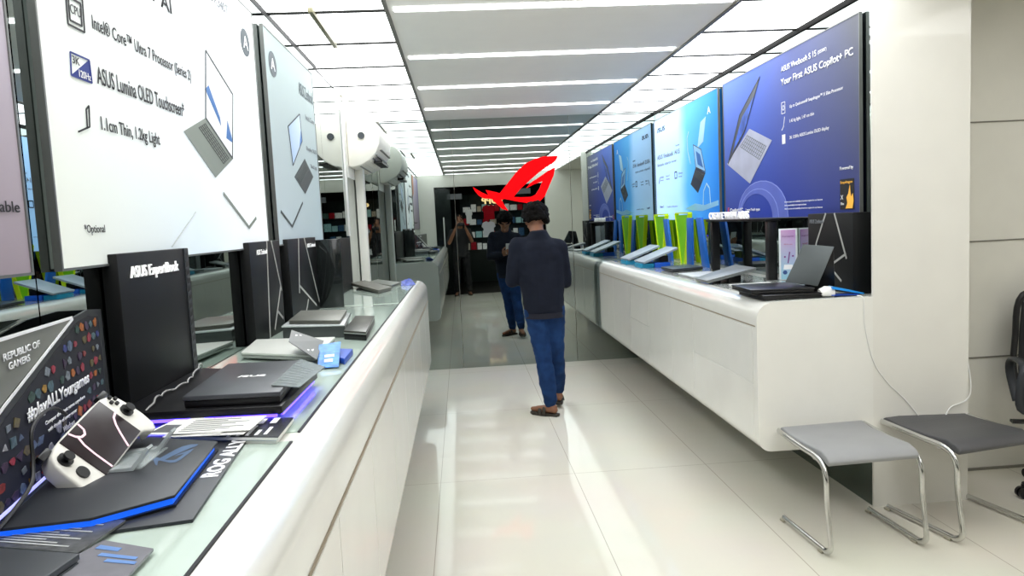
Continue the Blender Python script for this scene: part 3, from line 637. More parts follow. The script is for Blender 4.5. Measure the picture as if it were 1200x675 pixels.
# --- left counter, near to far
t = thing('mat_board', 'dark grey board with white ROG ALLY lettering on the near left counter', 'board', (-0.6, 1.45, ZT))
P = [(-0.501, 1.642), (-0.456, 1.178), (-0.60, 1.150), (-0.73, 1.12), (-0.80, 1.5), (-0.85, 1.74), (-0.683, 1.704)]
obj('board', prism(nb(), P, ZT, ZT + 0.006), charc, t, world=True, bev=0.001)
a = Vector((-0.494, 1.36, 0)); d = Vector((0.007, 0.266, 0)).normalized()
d = (Vector((-0.512, 1.64, 0)) - Vector((-0.498, 1.395, 0))).normalized(); n = Vector((d.y, -d.x, 0))
M = MAT[t.name].inverted() @ Matrix(((d.x, 0, -n.x, -0.483), (d.y, 0, -n.y, 1.385), (0, -1, 0, ZT + 0.006), (0, 0, 0, 1)))
text('board_lettering', 'ROG ALLY', 0, 0, 0.245, 0.033, letterw, t, y=-0.001, t=0.0008, M=M, bold=0.03)
t = thing('platform', 'dark angular platform with blue lit edge under the white handheld console', 'stand', (-0.65, 1.4, ZT + 0.006))
P = [(-0.536, 1.554), (-0.505, 1.238), (-0.605, 1.159), (-0.738, 1.14), (-0.792, 1.45), (-0.81, 1.60), (-0.699, 1.623)]
P2 = [(-0.542, 1.548), (-0.511, 1.242), (-0.607, 1.166), (-0.736, 1.15), (-0.79, 1.45), (-0.805, 1.595), (-0.7, 1.616)]
obj('top_plate', prism(nb(), P, 1.115, 1.12), charc, t, world=True, bev=0.001)
obj('light_edge', prism(nb(), P2, 1.1035, 1.115), mat('lit blue edge', (20, 90, 220), 0.4, emit=0.7, var=0), t, world=True)
obj('foot_plate', prism(nb(), P, ZT + 0.0062, 1.1035), black, t, world=True)
# emblem on the platform: same shape as the wall emblem
bm = nb()
def pe(p):
    u = (p[0] - 92) / 913; v = (p[1] - 88) / 530
    return Vector((-0.655 + u * 0.085 + v * 0.02, 1.545 - u * 0.005 - v * 0.135 , 1.1206))
for pp in (A, B):
    vs = [bm.verts.new(pe(p)) for p in pp]
    for tri in tessellate_polygon([[Vector((p[0], p[1], 0)) for p in pp]]): bm.faces.new([vs[i] for i in tri])
bmesh.ops.triangulate(bm, faces=bm.faces[:])
obj('eye_emblem', bm, mat('slate blue print', (84, 108, 140), 0.4), t, world=True)

# handheld console on its wire stand
hh = thing('handheld_console', 'white handheld game console with dark screen propped on the near left counter', 'game console', (-0.66, 1.45, 1.125))
ctr = Vector((-0.722, 1.447, 1.168)); ex = Vector((-0.02, 0.97, 0.22)).normalized(); nrm = Vector((0.72, 0.0, 0.68)); nrm = (nrm - ex * nrm.dot(ex)).normalized(); ez = -ex.cross(nrm).normalized()
if ez.z < 0: ez = -ez
HM = Matrix(((ex.x, -nrm.x, ez.x, ctr.x), (ex.y, -nrm.y, ez.y, ctr.y), (ex.z, -nrm.z, ez.z, ctr.z), (0, 0, 0, 1)))
HL = MAT[hh.name].inverted() @ HM
def hpart(name, bm, m, parent=hh, **k):
    me = mesh_of(name, bm, m); me.transform(HL); return obj(name, me, m, parent, **k)
half = [(0.0, 0.054), (0.06, 0.054), (0.095, 0.052), (0.120, 0.045), (0.135, 0.028), (0.141, 0.0), (0.143, -0.03), (0.139, -0.06), (0.128, -0.073), (0.112, -0.07), (0.098, -0.058), (0.085, -0.054), (0.0, -0.054)]
outl = half + [(-x, z) for x, z in half[::-1][1:-1]]
bm = nb(); a = [bm.verts.new((p[0], -0.008, p[1])) for p in outl]; b2 = [bm.verts.new((p[0] * 0.97, 0.014 + (0.016 if abs(p[0]) > 0.1 else 0), p[1] * 0.96)) for p in outl]
k = len(outl); bm.faces.new(a); bm.faces.new(b2[::-1])
for i in range(k): bm.faces.new((a[(i + 1) % k], a[i], b2[i], b2[(i + 1) % k]))
hpart('shell', bm, mat('white console plastic', (228, 226, 218), 0.35), bev=0.006, seg=3, ang=60)
hpart('screen', box(nb(), (-0.083, -0.0105, -0.05), (0.083, -0.0078, 0.05)), mat('dark screen glass', (34, 22, 26), 0.3, spec=0.3), bev=0.001)
bm = nb()
for pth in ([(-0.052, 0.049), (-0.047, 0.036), (-0.038, 0.028), (-0.026, 0.027), (-0.017, 0.034), (-0.014, 0.049)], [(-0.044, 0.033), (-0.052, 0.015), (-0.055, -0.01), (-0.056, -0.049)], [(0.02, -0.049), (0.038, -0.022), (0.052, -0.004), (0.066, 0.008), (0.082, 0.012)]):
    for u_, v_ in zip(pth[:-1], pth[1:]): line(bm, u_, v_, 0.0045, -0.0112, 0.0006)
hpart('screen_glow_line', bm, mat('pale pink screen line', (226, 186, 200), 0.4, emit=0.5))
for x, z in ((-0.112, 0.022), (0.112, -0.002)):
    bm = nb(); tube(bm, [(x, -0.008, z), (x, -0.013, z)], 0.014, 18); tube(bm, [(x, -0.012, z), (x, -0.019, z)], 0.006, 12); tube(bm, [(x, -0.019, z), (x, -0.024, z)], 0.010, 16)
    hpart('thumb_stick', bm, black, smooth=True)
bm = nb(); tube(bm, [(-0.112, -0.008, -0.015), (-0.112, -0.012, -0.015)], 0.0125, 18); hpart('direction_pad', bm, black, smooth=True)
for dx, dz in ((0.009, 0), (-0.009, 0), (0, 0.009), (0, -0.009)):
    bm = nb(); tube(bm, [(0.112 + dx, -0.008, 0.031 + dz), (0.112 + dx, -0.013, 0.031 + dz)], 0.0042, 12); hpart('button', bm, black, smooth=True)
hpart('shoulder_trigger', box(nb(), (-0.135, -0.002, 0.046), (-0.1, 0.012, 0.060)), black, bev=0.003); hpart('shoulder_trigger', box(nb(), (0.1, -0.002, 0.046), (0.135, 0.012, 0.060)), black, bev=0.003)
cst = thing('console_stand', 'small clear acrylic stand holding up the white handheld console', 'stand', (-0.63, 1.46, 1.12))
for yy in (1.385, 1.50):
    bm = nb(); P_ = [(-0.605, 1.160), (-0.608, 1.164), (-0.640, 1.1275), (-0.700, 1.1235), (-0.700, 1.1205), (-0.636, 1.1205)]
    yprism(bm, P_, yy, yy + 0.022); obj('support_arm', bm, mat('pale clear acrylic', (190, 198, 198), 0.08, alpha=0.6), cst, world=True)
obj('back_plate', plate(nb(), [(-0.70, 1.39, 1.1235), (-0.625, 1.39, 1.1235), (-0.625, 1.52, 1.1235), (-0.70, 1.52, 1.1235)], 0.0025), mat('clear acrylic sheet', (200, 210, 210), 0.05, alpha=0.35), cst, world=True)
o = obj('cable', tube(nb(), smoothpath([(-0.765, 1.42, 1.228), (-0.762, 1.38, 1.25), (-0.762, 1.34, 1.25), (-0.76, 1.30, 1.23), (-0.752, 1.28, 1.18), (-0.742, 1.25, 1.15), (-0.735, 1.18, 1.128), (-0.718, 1.09, 1.121), (-0.70, 0.98, 1.121)], 6), 0.0035, 8), black, smooth=True); rebase(o); tag(o, 'black charging cable rising to the white handheld console', 'cable')

# game collage sign
O = Vector((-0.742, 1.07, 1.10)); ang = math.atan2(0.983, -0.185)
sg = thing('display_sign', 'dark cut corner sign with game picture tiles behind the handheld console', 'sign', tuple(O), ang)
big = [(-0.25, -0.003), (0.80, -0.003), (0.793, 0.287), (0.69, 0.296), (0.596, 0.289), (0.203, 0.179), (-0.25, 0.03)]
bm = nb(); poly(bm, big, 0.0, 0.006); bmesh.ops.triangulate(bm, faces=[f for f in bm.faces if len(f.verts) > 4]); obj('backboard', bm, mat('dark sign edge', (50, 52, 54), 0.4), sg)
inn = [(-0.23, 0.012), (0.765, 0.012), (0.762, 0.272), (0.69, 0.282), (0.602, 0.278), (0.21, 0.168), (-0.23, 0.03)]
art(sg, 'dark_print', gradmat('dark collage print', 0.8, 0.28, [(0, (62, 62, 60)), (1, (46, 47, 52))], [(0, (40, 44, 66)), (1, (46, 48, 56))]), inn, y=-0.001)
cols = [(196, 150, 60), (180, 60, 80), (200, 200, 210), (90, 120, 130), (120, 110, 70), (70, 80, 150), (150, 160, 170), (210, 120, 50), (80, 60, 90), (60, 90, 80), (160, 60, 60), (110, 130, 160)]
random.seed(3); groups = {}
for i in range(24):
    for j in range(9):
        u = 0.0 + i * 0.033 + (j % 2) * 0.012; v = 0.03 + j * 0.029
        if u > 0.74 or v > 0.262 or v > 0.155 + (u - 0.21) * 0.28: continue
        if 0.09 < v < 0.165 and 0.26 < u < 0.62: continue
        if random.random() < 0.18: continue
        s = random.uniform(0.008, 0.0135); k = random.randrange(len(cols)); n_ = random.choice((3, 4, 5, 6, 8)); r0 = random.random() * 6
        groups.setdefault(k, []).append([(u + 1.45 * s * random.uniform(0.6, 1.1) * math.cos(r0 + 6.283 * q / n_), v + s * random.uniform(0.6, 1.1) * math.sin(r0 + 6.283 * q / n_)) for q in range(n_)])
bm = nb(); tile_mats = []
for k, ps in groups.items():
    n0 = len(bm.faces)
    for p in ps: poly(bm, p, -0.003)
    bm.faces.ensure_lookup_table()
    for f in bm.faces[n0:]: f.material_index = len(tile_mats)
    tile_mats.append(mat('tile print %d' % k, tuple(int(v * 0.8) for v in cols[k]), 0.5, var=0.4, scale=120))
obj('picture_tiles', bm, tile_mats, sg)
text('sign_lettering', '#playALLYourgames', 0.272, 0.13, 0.36, 0.032, whiteink, sg, y=-0.006, bold=0.03)
text('sign_lettering', 'Conquer the latest games anywhere', 0.35, 0.108, 0.24, 0.010, whiteink, sg, y=-0.006, bold=0.02); text('sign_lettering', 'with the ally of every gamer', 0.36, 0.092, 0.17, 0.010, whiteink, sg, y=-0.006, bold=0.02); text('sign_lettering', 'Windows', 0.44, 0.072, 0.07, 0.012, whiteink, sg, y=-0.006)
lines(sg, 'violet_line_print', mat('violet glow print', (170, 170, 250), 0.4, emit=0.8), [((-0.2, 0.018), (0.45, 0.018))], 0.006, y=-0.005)
gp = [(-0.25, 0.06), (0.2, 0.192), (0.585, 0.293), (-0.25, 0.305)]
art(sg, 'grey_corner_panel', mat('warm grey print', (120, 122, 116), 0.5), gp, y=-0.0005)
lines(sg, 'white_border', whiteink, [((-0.25, 0.3), (0.57, 0.291)), ((0.575, 0.288), (0.19, 0.185)), ((0.19, 0.185), (-0.25, 0.05))], 0.006, y=-0.003)
text('sign_lettering', 'REPUBLIC OF', 0.205, 0.258, 0.165, 0.013, whiteink, sg, y=-0.004, bold=0.02); text('sign_lettering', 'GAMERS', 0.222, 0.24, 0.095, 0.013, whiteink, sg, y=-0.004, bold=0.02)

# spec cards and laptop at the near edge
def card(name, label, quad, th, m, tm, rows, cat='card', title=None, parent_label=None):
    """tilted sheet: quad = near-left, far-left, far-right, near-right in 3D; printed with short rows"""
    a, b2, c2, d2 = [Vector(p) for p in quad]; c = (a + b2 + c2 + d2) / 4
    t = thing(name, label, cat, (c.x, c.y, min(p.z for p in (a, b2, c2, d2))))
    bm = plate(nb(), [a, d2, c2, b2], th); obj('sheet', bm, m, t, world=True)
    n = (d2 - a).cross(b2 - a).normalized(); bm = nb()
    for (u0, u1, v, w_) in rows:
        def pt(u, v): return a.lerp(d2, u).lerp(b2.lerp(c2, u), v) + n * 0.0008
        plate(bm, [pt(u0, v), pt(u1, v), pt(u1, v + w_), pt(u0, v + w_)], 0.0004)
    obj('printed_text', bm, tm, t, world=True)
    if title:
        e = (c2 - b2).normalized(); f = (b2 - a).normalized(); p0 = a.lerp(d2, title[1]).lerp(b2.lerp(c2, title[1]), title[2]) + n * 0.001
        M = MAT[t.name].inverted() @ Matrix(((e.x, -n.x, f.x, p0.x), (e.y, -n.y, f.y, p0.y), (e.z, -n.z, f.z, p0.z), (0, 0, 0, 1)))
        text('title_print', title[0], 0, 0, title[3], title[4], tm, t, y=0, t=0.0003, M=M, bold=0.02)
    return t
rows = [(0.22 + 0.025 * (i % 2), 0.9 - 0.1 * (i % 3), 0.12 + i * 0.075, 0.03) for i in range(10)]
gcard = mat('grey print card', (88, 90, 90), 0.25, var=0.25, scale=60)
card('spec_card', 'grey spec card in clear sleeve with printed lines at the lower left', [(-0.86, 1.16, 1.104), (-0.78, 1.26, 1.104), (-0.562, 1.182, 1.104), (-0.575, 1.07, 1.104)][0:1] + [(-0.80, 1.245, 1.104), (-0.562, 1.182, 1.104), (-0.578, 1.066, 1.104)], 0.004, gcard, mat('pale grey ink', (190, 192, 190), 0.5, var=0), rows, title=('ROG ALLY X', 0.03, 0.2, 0.09, 0.02))
card('spec_card', 'smaller grey card with blue and pink marks at the bottom edge beside the spec card', [(-0.62, 0.92, 1.103), (-0.562, 1.109, 1.103), (-0.471, 1.064, 1.103), (-0.47, 0.90, 1.103)], 0.004, mat('grey violet card', (128, 128, 134), 0.25, var=0.1, scale=20), mat('pale blue ink', (110, 150, 210), 0.4, var=0.2), [(0.1, 0.5, 0.86, 0.06), (0.3, 0.9, 0.76, 0.05), (0.5, 0.95, 0.68, 0.05), (0.1, 0.13, 0.1, 0.6)])
closed_laptop('dark grey closed laptop in the bottom left corner of the photo', [(-0.688, 0.78), (-0.72, 1.085), (-0.558, 1.035), (-0.60, 0.72)], ZT, 0.024, slate)

# gaming laptop on lit riser
t = thing('laptop_riser', 'black riser with blue violet led underglow beneath the dark laptop', 'stand', (-0.65, 2.0, ZT))
obj('top_board', prism(nb(), [(-0.86, 1.80), (-0.86, 2.38), (-0.45, 2.19), (-0.455, 1.776)], 1.115, 1.135), black, t, world=True, bev=0.002)
obj('led_strip', prism(nb(), [(-0.84, 1.803), (-0.84, 1.812), (-0.47, 1.79), (-0.47, 1.781)], 1.107, 1.1148), ledblue, t, world=True)
obj('led_strip', prism(nb(), [(-0.464, 1.80), (-0.458, 1.80), (-0.456, 2.17), (-0.464, 2.17)], 1.107, 1.1148), ledblue, t, world=True)
obj('foot', prism(nb(), [(-0.82, 1.86), (-0.82, 2.30), (-0.50, 2.15), (-0.50, 1.86)], ZT, 1.107), black, t, world=True)
closed_laptop('black closed laptop with white lid logo on the led lit riser', [(-0.70, 1.812), (-0.725, 2.25), (-0.49, 2.235), (-0.462, 1.80)], 1.1352, 0.03, mat('graphite laptop shell', (78, 80, 84), 0.35, 0.2), base=black, logo='/SUS')
card('spec_card', 'clear sheet lying over the front of the black laptop on the riser', [(-0.499, 1.862, 1.17), (-0.505, 2.227, 1.17), (-0.408, 2.10, 1.165), (-0.425, 1.84, 1.165)], 0.002, mat('grey clear sheet', (150, 158, 158), 0.15, var=0.12, scale=30, alpha=0.8), mat('faint ink', (120, 128, 128), 0.5, var=0), [(0.1, 0.8, 0.1 + 0.09 * i, 0.02) for i in range(8)])
o = obj('cable', tube(nb(), [Vector(p) + Vector((0.003 * math.sin(i * 1.1), 0, 0.003 * math.cos(i * 1.1))) for i, p in enumerate(smoothpath([(-0.80, 1.77, 1.099), (-0.79, 1.86, 1.146), (-0.81, 1.98, 1.142), (-0.80, 2.10, 1.142), (-0.82, 2.22, 1.142), (-0.86, 2.40, 1.142), (-0.88, 2.46, 1.10)], 8))], 0.0025, 6), mat('grey cable', (150, 150, 148), 0.5), smooth=True); rebase(o); tag(o, 'thin coiled grey cable crossing the black riser', 'cable')
# magazines and papers
mg = [(-0.653, 1.66), (-0.61, 1.80), (-0.435, 1.77), (-0.43, 1.60)]
mg = [(-0.68, 1.665), (-0.665, 1.775), (-0.43, 1.765), (-0.427, 1.60)]
for i, (z, lb) in enumerate(((ZT, 'glossy brochure at the bottom of the stack in front of the riser'), (ZT + 0.0085, 'black covered brochure on top of the stack in front of the riser'))):
    q = [(x + 0.006 * i, y - 0.006 * i) for x, y in mg]; t = thing('brochure', lb, 'brochure', (-0.55, 1.7, z), 0, 'brochures by the riser')
    obj('pages', prism(nb(), q, z, z + 0.0065), paper, t, world=True)
    obj('cover', prism(nb(), q, z + 0.0066, z + 0.0082), (mat('blue cover', (40, 90, 170), 0.3), mat('black cover', (40, 41, 44), 0.25))[i], t, world=True)
    if i == 1:
        bm = nb()
        for k in range(5): plate(bm, [(-0.54 + k * 0.02, 1.62, z + 0.009), (-0.532 + k * 0.02, 1.62, z + 0.009), (-0.532 + k * 0.02, 1.66 + 0.02 * (k % 3), z + 0.009), (-0.54 + k * 0.02, 1.66 + 0.02 * (k % 3), z + 0.009)], 0.0004)
        for k in range(4): plate(bm, [(-0.56 + k * 0.03, 1.715, z + 0.009), (-0.545 + k * 0.03, 1.715, z + 0.009), (-0.545 + k * 0.03, 1.76, z + 0.009), (-0.56 + k * 0.03, 1.76, z + 0.009)], 0.0004)
        obj('cover_print', bm, whiteink, t, world=True)
random.seed(5)
for i in range(6):
    a = R(random.uniform(-14, 14)) + R(80); c = Vector((-0.605 + random.uniform(-0.04, 0.03), 1.69 + random.uniform(-0.02, 0.02), 0)); e = Vector((math.cos(a), math.sin(a), 0)); f = Vector((-e.y, e.x, 0)); z = ZT + 0.0185 + i * 0.0022
    if i == 5: c = Vector((-0.575, 1.685, 0)); e = Vector((0.05, 0.99, 0)).normalized(); f = Vector((-e.y, e.x, 0))
    q = [c - e * 0.06 - f * 0.09, c + e * 0.06 - f * 0.09, c + e * 0.06 + f * 0.09, c - e * 0.06 + f * 0.09]
    q = [(v.x, v.y, z) for v in (q[3], q[2], q[1], q[0])]
    card('leaflet', ('white printed leaflet on top of the loose pile by the brochures' if i == 5 else f'white leaflet in the loose pile by the brochures, {ORD[i + 1]} from the bottom'), q, 0.0016, paper, mat('leaflet ink', (90, 92, 96), 0.6, var=0), [(0.1, 0.55 + 0.3 * ((k * 7) % 3) / 2, 0.1 + k * 0.11, 0.025) for k in range(8)] if i == 5 else [(0.05, 0.3, 0.1, 0.5), (0.5, 0.7, 0.2, 0.2)], cat='leaflet')

# silver laptop with card and blue stand
closed_laptop('silver closed laptop between the dark laptop and the silver lined display box', [(-0.83, 2.725), (-0.86, 3.04), (-0.53, 2.98), (-0.527, 2.56)], 1.101, 0.022, mat('light silver shell', (222, 223, 216), 0.35, 0.1), base=silver)
t = thing('laptop_stand', 'low clear stand beneath the silver laptop', 'stand', (-0.68, 2.8, ZT)); obj('block', prism(nb(), [(-0.8, 2.76), (-0.8, 3.0), (-0.56, 2.93), (-0.56, 2.65)], ZT, 1.101), greysh, t, world=True)
card('spec_card', 'dark grey spec card with white text leaning on the silver laptop', [(-0.60, 2.50, 1.185), (-0.64, 2.72, 1.195), (-0.53, 2.74, 1.145), (-0.50, 2.44, 1.128)], 0.002, mat('slate card', (110, 112, 112), 0.4, var=0.05), whiteink, [(0.15 + 0.12 * k, 0.21 + 0.12 * k, 0.15 + 0.1 * (k % 2), 0.6) for k in range(6)])
card('card_stand', 'bright blue tent card beside the silver laptop', [(-0.50, 2.44, 1.10), (-0.525, 2.62, 1.15), (-0.455, 2.66, 1.15), (-0.43, 2.44, 1.10)], 0.002, mat('sky blue card', (70, 140, 220), 0.4, var=0.3, scale=40), whiteink, [(0.3, 0.7, 0.2, 0.12), (0.3, 0.75, 0.4, 0.1)])
riser('folded_card', 'deep blue folded base under the bright blue tent card', [(-0.49, 2.62), (-0.50, 2.74), (-0.42, 2.70), (-0.42, 2.50)], ZT, 1.115, mat('royal blue card', (30, 80, 190), 0.4), 'card')
# mid stack
t = thing('laptop_riser', 'smoked clear tray holding up the grey closed laptop mid way along the left counter', 'stand', (-0.7, 3.4, ZT)); q = [(-0.80, 3.22), (-0.83, 3.70), (-0.56, 3.60), (-0.52, 3.15)]
obj('tray_top', prism(nb(), q, 1.142, 1.148), mat('bright tray edge', (200, 205, 205), 0.2), t, world=True, bev=0.001); obj('tray_wall', prism(nb(), [(x + 0.004, y + 0.004) for x, y in q], ZT, 1.142), mat('smoked tray', (70, 74, 74), 0.15, coat=0.5), t, world=True)
closed_laptop('grey closed laptop on the smoked tray on the left counter', [(-0.78, 3.27), (-0.81, 3.66), (-0.572, 3.58), (-0.539, 3.17)], 1.1485, 0.018, greysh)
t = thing('packing_box', 'flat black box with white rim right of the smoked tray', 'box', (-0.5, 3.3, ZT))
q = [(-0.515, 3.10), (-0.54, 3.62), (-0.443, 3.575), (-0.412, 3.02)]
obj('box_body', prism(nb(), q, ZT, 1.118), black, t, world=True, bev=0.002); obj('white_rim', prism(nb(), [(x, y) for x, y in q], 1.1181, 1.122), silver, t, world=True); obj('box_lid', prism(nb(), q, 1.1221, 1.13), mat('dark brown grey lid', (62, 60, 54), 0.3), t, world=True, bev=0.001)
# far laptops on left counter
def tilt_laptop(label, q3, th, shell, group='laptops on the counters', lift=None, name='laptop', base=None):
    """laptop resting on a wedge: q3 = near, left, far, right corners of the lid in 3D"""
    a, b2, c2, d2 = [Vector(p) for p in q3]; c = (a + b2 + c2 + d2) / 4; zb = min(p.z for p in (a, b2, c2, d2)) - th
    t = thing(name, label, 'laptop', (c.x, c.y, zb), 0, group)
    n = (d2 - a).cross(b2 - a).normalized(); n = n if n.z > 0 else -n
    def pl(off, thick, sc): return plate(nb(), [c + (p - c) * sc + n * off for p in ((a, d2, c2, b2) if (d2 - a).cross(c2 - a).z > 0 else (a, b2, c2, d2))], thick)
    obj('lid', pl(0, th * 0.42, 1), shell, t, world=True, bev=0.0015); obj('base', pl(-th * 0.46, th * 0.54, 0.985), base or shell, t, world=True, bev=0.0015)
    return t
tilt_laptop('grey closed laptop nearest the end of the left counter, in front of the pipe', [(-0.60, 5.18, 1.118), (-0.88, 5.78, 1.138), (-0.80, 6.0, 1.138), (-0.53, 5.42, 1.118)], 0.022, mat('taupe shell', (112, 108, 100), 0.4, 0.3))
riser('laptop_wedge', 'low black wedge beneath the grey laptop at the end of the left counter', [(-0.82, 5.62), (-0.78, 5.92), (-0.60, 5.52), (-0.62, 5.3)], ZT, 1.103, black)
tilt_laptop('pale grey closed laptop at the very end of the left counter behind another', [(-0.555, 5.66, 1.110), (-0.78, 5.98, 1.125), (-0.72, 6.22, 1.125), (-0.51, 5.95, 1.110)], 0.016, greysh)
bm = nb(); random.seed(2)
for i in range(4):
    c = Vector((-0.46 + 0.016 * i, 5.82 + 0.06 * (i % 2), ZT + 0.02)); plate(bm, [c + Vector((-0.03, -0.06, -0.018)), c + Vector((0.03, -0.05, -0.018)), c + Vector((0.02 - 0.01 * i, 0.06, 0.02)), c + Vector((-0.035, 0.04, 0.014 + 0.005 * i))], 0.003)
tag(rebase(obj('folded_card', bm, mat('deep blue white card', (60, 80, 170), 0.4, var=0.5, scale=50))), 'crumpled blue and white card at the end of the left counter', 'card')

# --- right counter
# angled closed laptops on cyan boxes
def cyanset(y, lab1, lab2):
    t = thing('laptop_riser', lab2, 'stand', (1.66, y, ZT), 0, 'cyan risers on the right counter')
    obj('cyan_block', prism(nb(), [(1.545, y - 0.13), (1.545, y + 0.12), (1.66, y + 0.12), (1.66, y - 0.13)], ZT, 1.13), cyan, t, world=True, bev=0.002); obj('blue_block', prism(nb(), [(1.662, y - 0.15), (1.662, y + 0.12), (1.80, y + 0.12), (1.80, y - 0.15)], ZT, 1.135), mat('cobalt card', (20, 90, 200), 0.4), t, world=True, bev=0.002)
    obj('wedge', prism(nb(), [(1.72, y - 0.08), (1.72, y + 0.08), (1.8, y + 0.08), (1.8, y - 0.08)], 1.1352, 1.19), black, t, world=True)
    tilt_laptop(lab1, [(1.555, y - 0.17, 1.148), (1.555, y + 0.17, 1.148), (1.86, y + 0.17, 1.262), (1.86, y - 0.17, 1.262)], 0.018, mat('pale blue grey shell', (168, 178, 186), 0.4, 0.2))
cyanset(7.0, 'pale grey laptop tilted on a riser, farther of the two on the right counter', 'cyan and blue card riser under the farther tilted laptop')
cyanset(6.42, 'pale grey laptop tilted on a riser, nearer of the two on the right counter', 'cyan and blue card riser under the nearer tilted laptop')
closed_laptop('dark grey closed laptop lying flat right of the tilted pale laptops', [(1.64, 5.66), (1.64, 6.0), (1.92, 6.12), (1.92, 5.76)], ZT + 0.005, 0.022, slate)
closed_laptop('slim white laptop lying flat on the right counter', [(1.60, 5.02), (1.60, 5.38), (1.86, 5.44), (1.86, 5.06)], ZT + 0.001, 0.014, mat('white grey shell', (206, 208, 206), 0.4, 0.1))
tilt_laptop('grey laptop tilted up in front of the black frame stand', [(1.54, 4.56, 1.118), (1.54, 4.80, 1.118), (1.84, 4.86, 1.19), (1.84, 4.50, 1.19)], 0.02, mat('mid grey shell', (118, 122, 122), 0.4, 0.3))
riser('laptop_wedge', 'black wedge propping up the tilted grey laptop on the right counter', [(1.70, 4.60), (1.70, 4.76), (1.78, 4.76), (1.78, 4.60)], ZT, 1.138, black)
closed_laptop('white notebook lying flat behind the stacked black laptops', [(1.60, 4.10), (1.60, 4.34), (1.86, 4.36), (1.86, 4.14)], ZT + 0.001, 0.016, white, name='notebook')
qa = [(1.475, 3.62), (1.49, 3.93), (1.80, 3.93), (1.80, 3.57)]
closed_laptop('lower black laptop of the stack by the cream pillar', [(1.50, 3.58), (1.50, 3.92), (1.81, 3.92), (1.81, 3.58)], ZT, 0.026, black)
closed_laptop('upper black laptop of the stack by the cream pillar', [(1.46, 3.64), (1.475, 3.96), (1.79, 3.95), (1.775, 3.60)], ZT + 0.0265, 0.026, mat('black laptop shell', (34, 35, 38), 0.3, 0.2), base=black)
# tented laptop
t = thing('laptop', 'dark grey laptop standing open like a tent on the black laptops', 'laptop', (1.83, 3.75, 1.12), 0, 'laptops on the counters')
bm = plate(nb(), [(1.662, 3.69, 1.172), (1.80, 3.62, 1.148), (1.895, 3.63, 1.345), (1.765, 3.70, 1.362)], 0.008)
obj('lid', bm, mat('gunmetal shell', (84, 90, 92), 0.4, 0.3), t, world=True, bev=0.002)
bm = plate(nb(), [(1.767, 3.712, 1.352), (1.897, 3.642, 1.335), (1.935, 3.70, 1.10), (1.82, 3.80, 1.10)], 0.012)
obj('base', bm, black, t, world=True, bev=0.002)
# blue and white folded thing
t = thing('folded_card', 'white and blue folded card standing on its side beside the cream pillar', 'card', (1.9, 3.6, ZT))
bm = nb(); tube(bm, [(1.80, 3.60, 1.115), (1.83, 3.60, 1.122), (1.87, 3.60, 1.118)], [(0.02, 0.02), (0.03, 0.022), (0.03, 0.02)], 12); obj('white_end', bm, white, t, world=True, smooth=True)
obj('blue_flap', plate(nb(), [(1.85, 3.565, 1.135), (1.87, 3.65, 1.138), (2.02, 3.66, 1.098), (2.02, 3.575, 1.098)], 0.008), mat('azure card', (20, 140, 225), 0.4), t, world=True, bev=0.002)
obj('dark_flap', plate(nb(), [(1.85, 3.57, 1.10), (1.85, 3.64, 1.10), (1.99, 3.64, 1.098), (1.99, 3.57, 1.098)], 0.004), mat('royal blue card', (30, 80, 190)), t, world=True)
# lime and blue stands
def limestand(y, zt, lb, group, blues):
    t = thing('display_stand', lb, 'stand', (2.05, y, ZT), 0, group)
    w0, w1 = 0.20, 0.045; z0, z1 = ZT, zt
    bm = nb()
    for sgn in (-1, 1):
        plate(bm, [(2.035, y + sgn * w0, z1), (2.035, y + sgn * w1, z0), (2.075, y + sgn * w1, z0), (2.075, y + sgn * w0, z1)], 0.012 * sgn)
    plate(bm, [(2.035, y - w0, z1), (2.035, y + w0, z1), (2.075, y + w0, z1), (2.075, y - w0, z1)], 0.012)
    obj('lime_funnel', bm, lime, t, world=True)
    bm = nb(); vs = [bm.verts.new(p) for p in ((2.042, y - w0 + 0.012, z1 - 0.012), (2.042, y + w0 - 0.012, z1 - 0.012), (2.042, y + w1 - 0.012, z0), (2.042, y - w1 + 0.012, z0))]; bm.faces.new(vs)
    obj('green_panel', bm, green, t, world=True, mods=[('SOLIDIFY', dict(thickness=0.003))])
    for (ya, yb) in blues:
        bm = nb(); plate(bm, [(2.04, ya + 0.07, z1 - 0.04), (2.04, ya - 0.07, z1 - 0.04), (2.04, yb - 0.075, z0), (2.04, yb + 0.075, z0)], 0.02); obj('blue_leg', bm, blue, t, world=True, bev=0.002)
limestand(7.45, 1.545, 'lime funnel stand with a blue leg, farther one on the right counter', 'lime and blue display stands', [(7.19, 7.06)])
limestand(6.70, 1.55, 'lime funnel stand with two blue legs, nearer one on the right counter', 'lime and blue display stands', [(6.42, 6.44), (6.16, 6.02)])
# black frame stand with letters
t = thing('frame_stand', 'black metal frame stand topped with white CREATE WITH ASUS letters', 'stand', (2.0, 5.2, ZT))
for y in (5.70, 4.64): obj('leg', box(nb(), (1.97, y - 0.025, ZT), (2.03, y + 0.025, 1.475)), black, t, world=True, bev=0.002)
obj('top_bar', box(nb(), (1.95, 4.60, 1.475), (2.05, 5.76, 1.492)), black, t, world=True, bev=0.002)
Mt = MAT[t.name].inverted() @ Matrix.Translation((1.97, 5.74, 1.492)) @ Matrix.Rotation(R(-90), 4, 'Z')
text('letters', 'CREATE WITH ASUS', 0, 0.0, 0.80, 0.055, letterw, t, y=-0.002, t=0.012, M=Mt, bold=0.012)
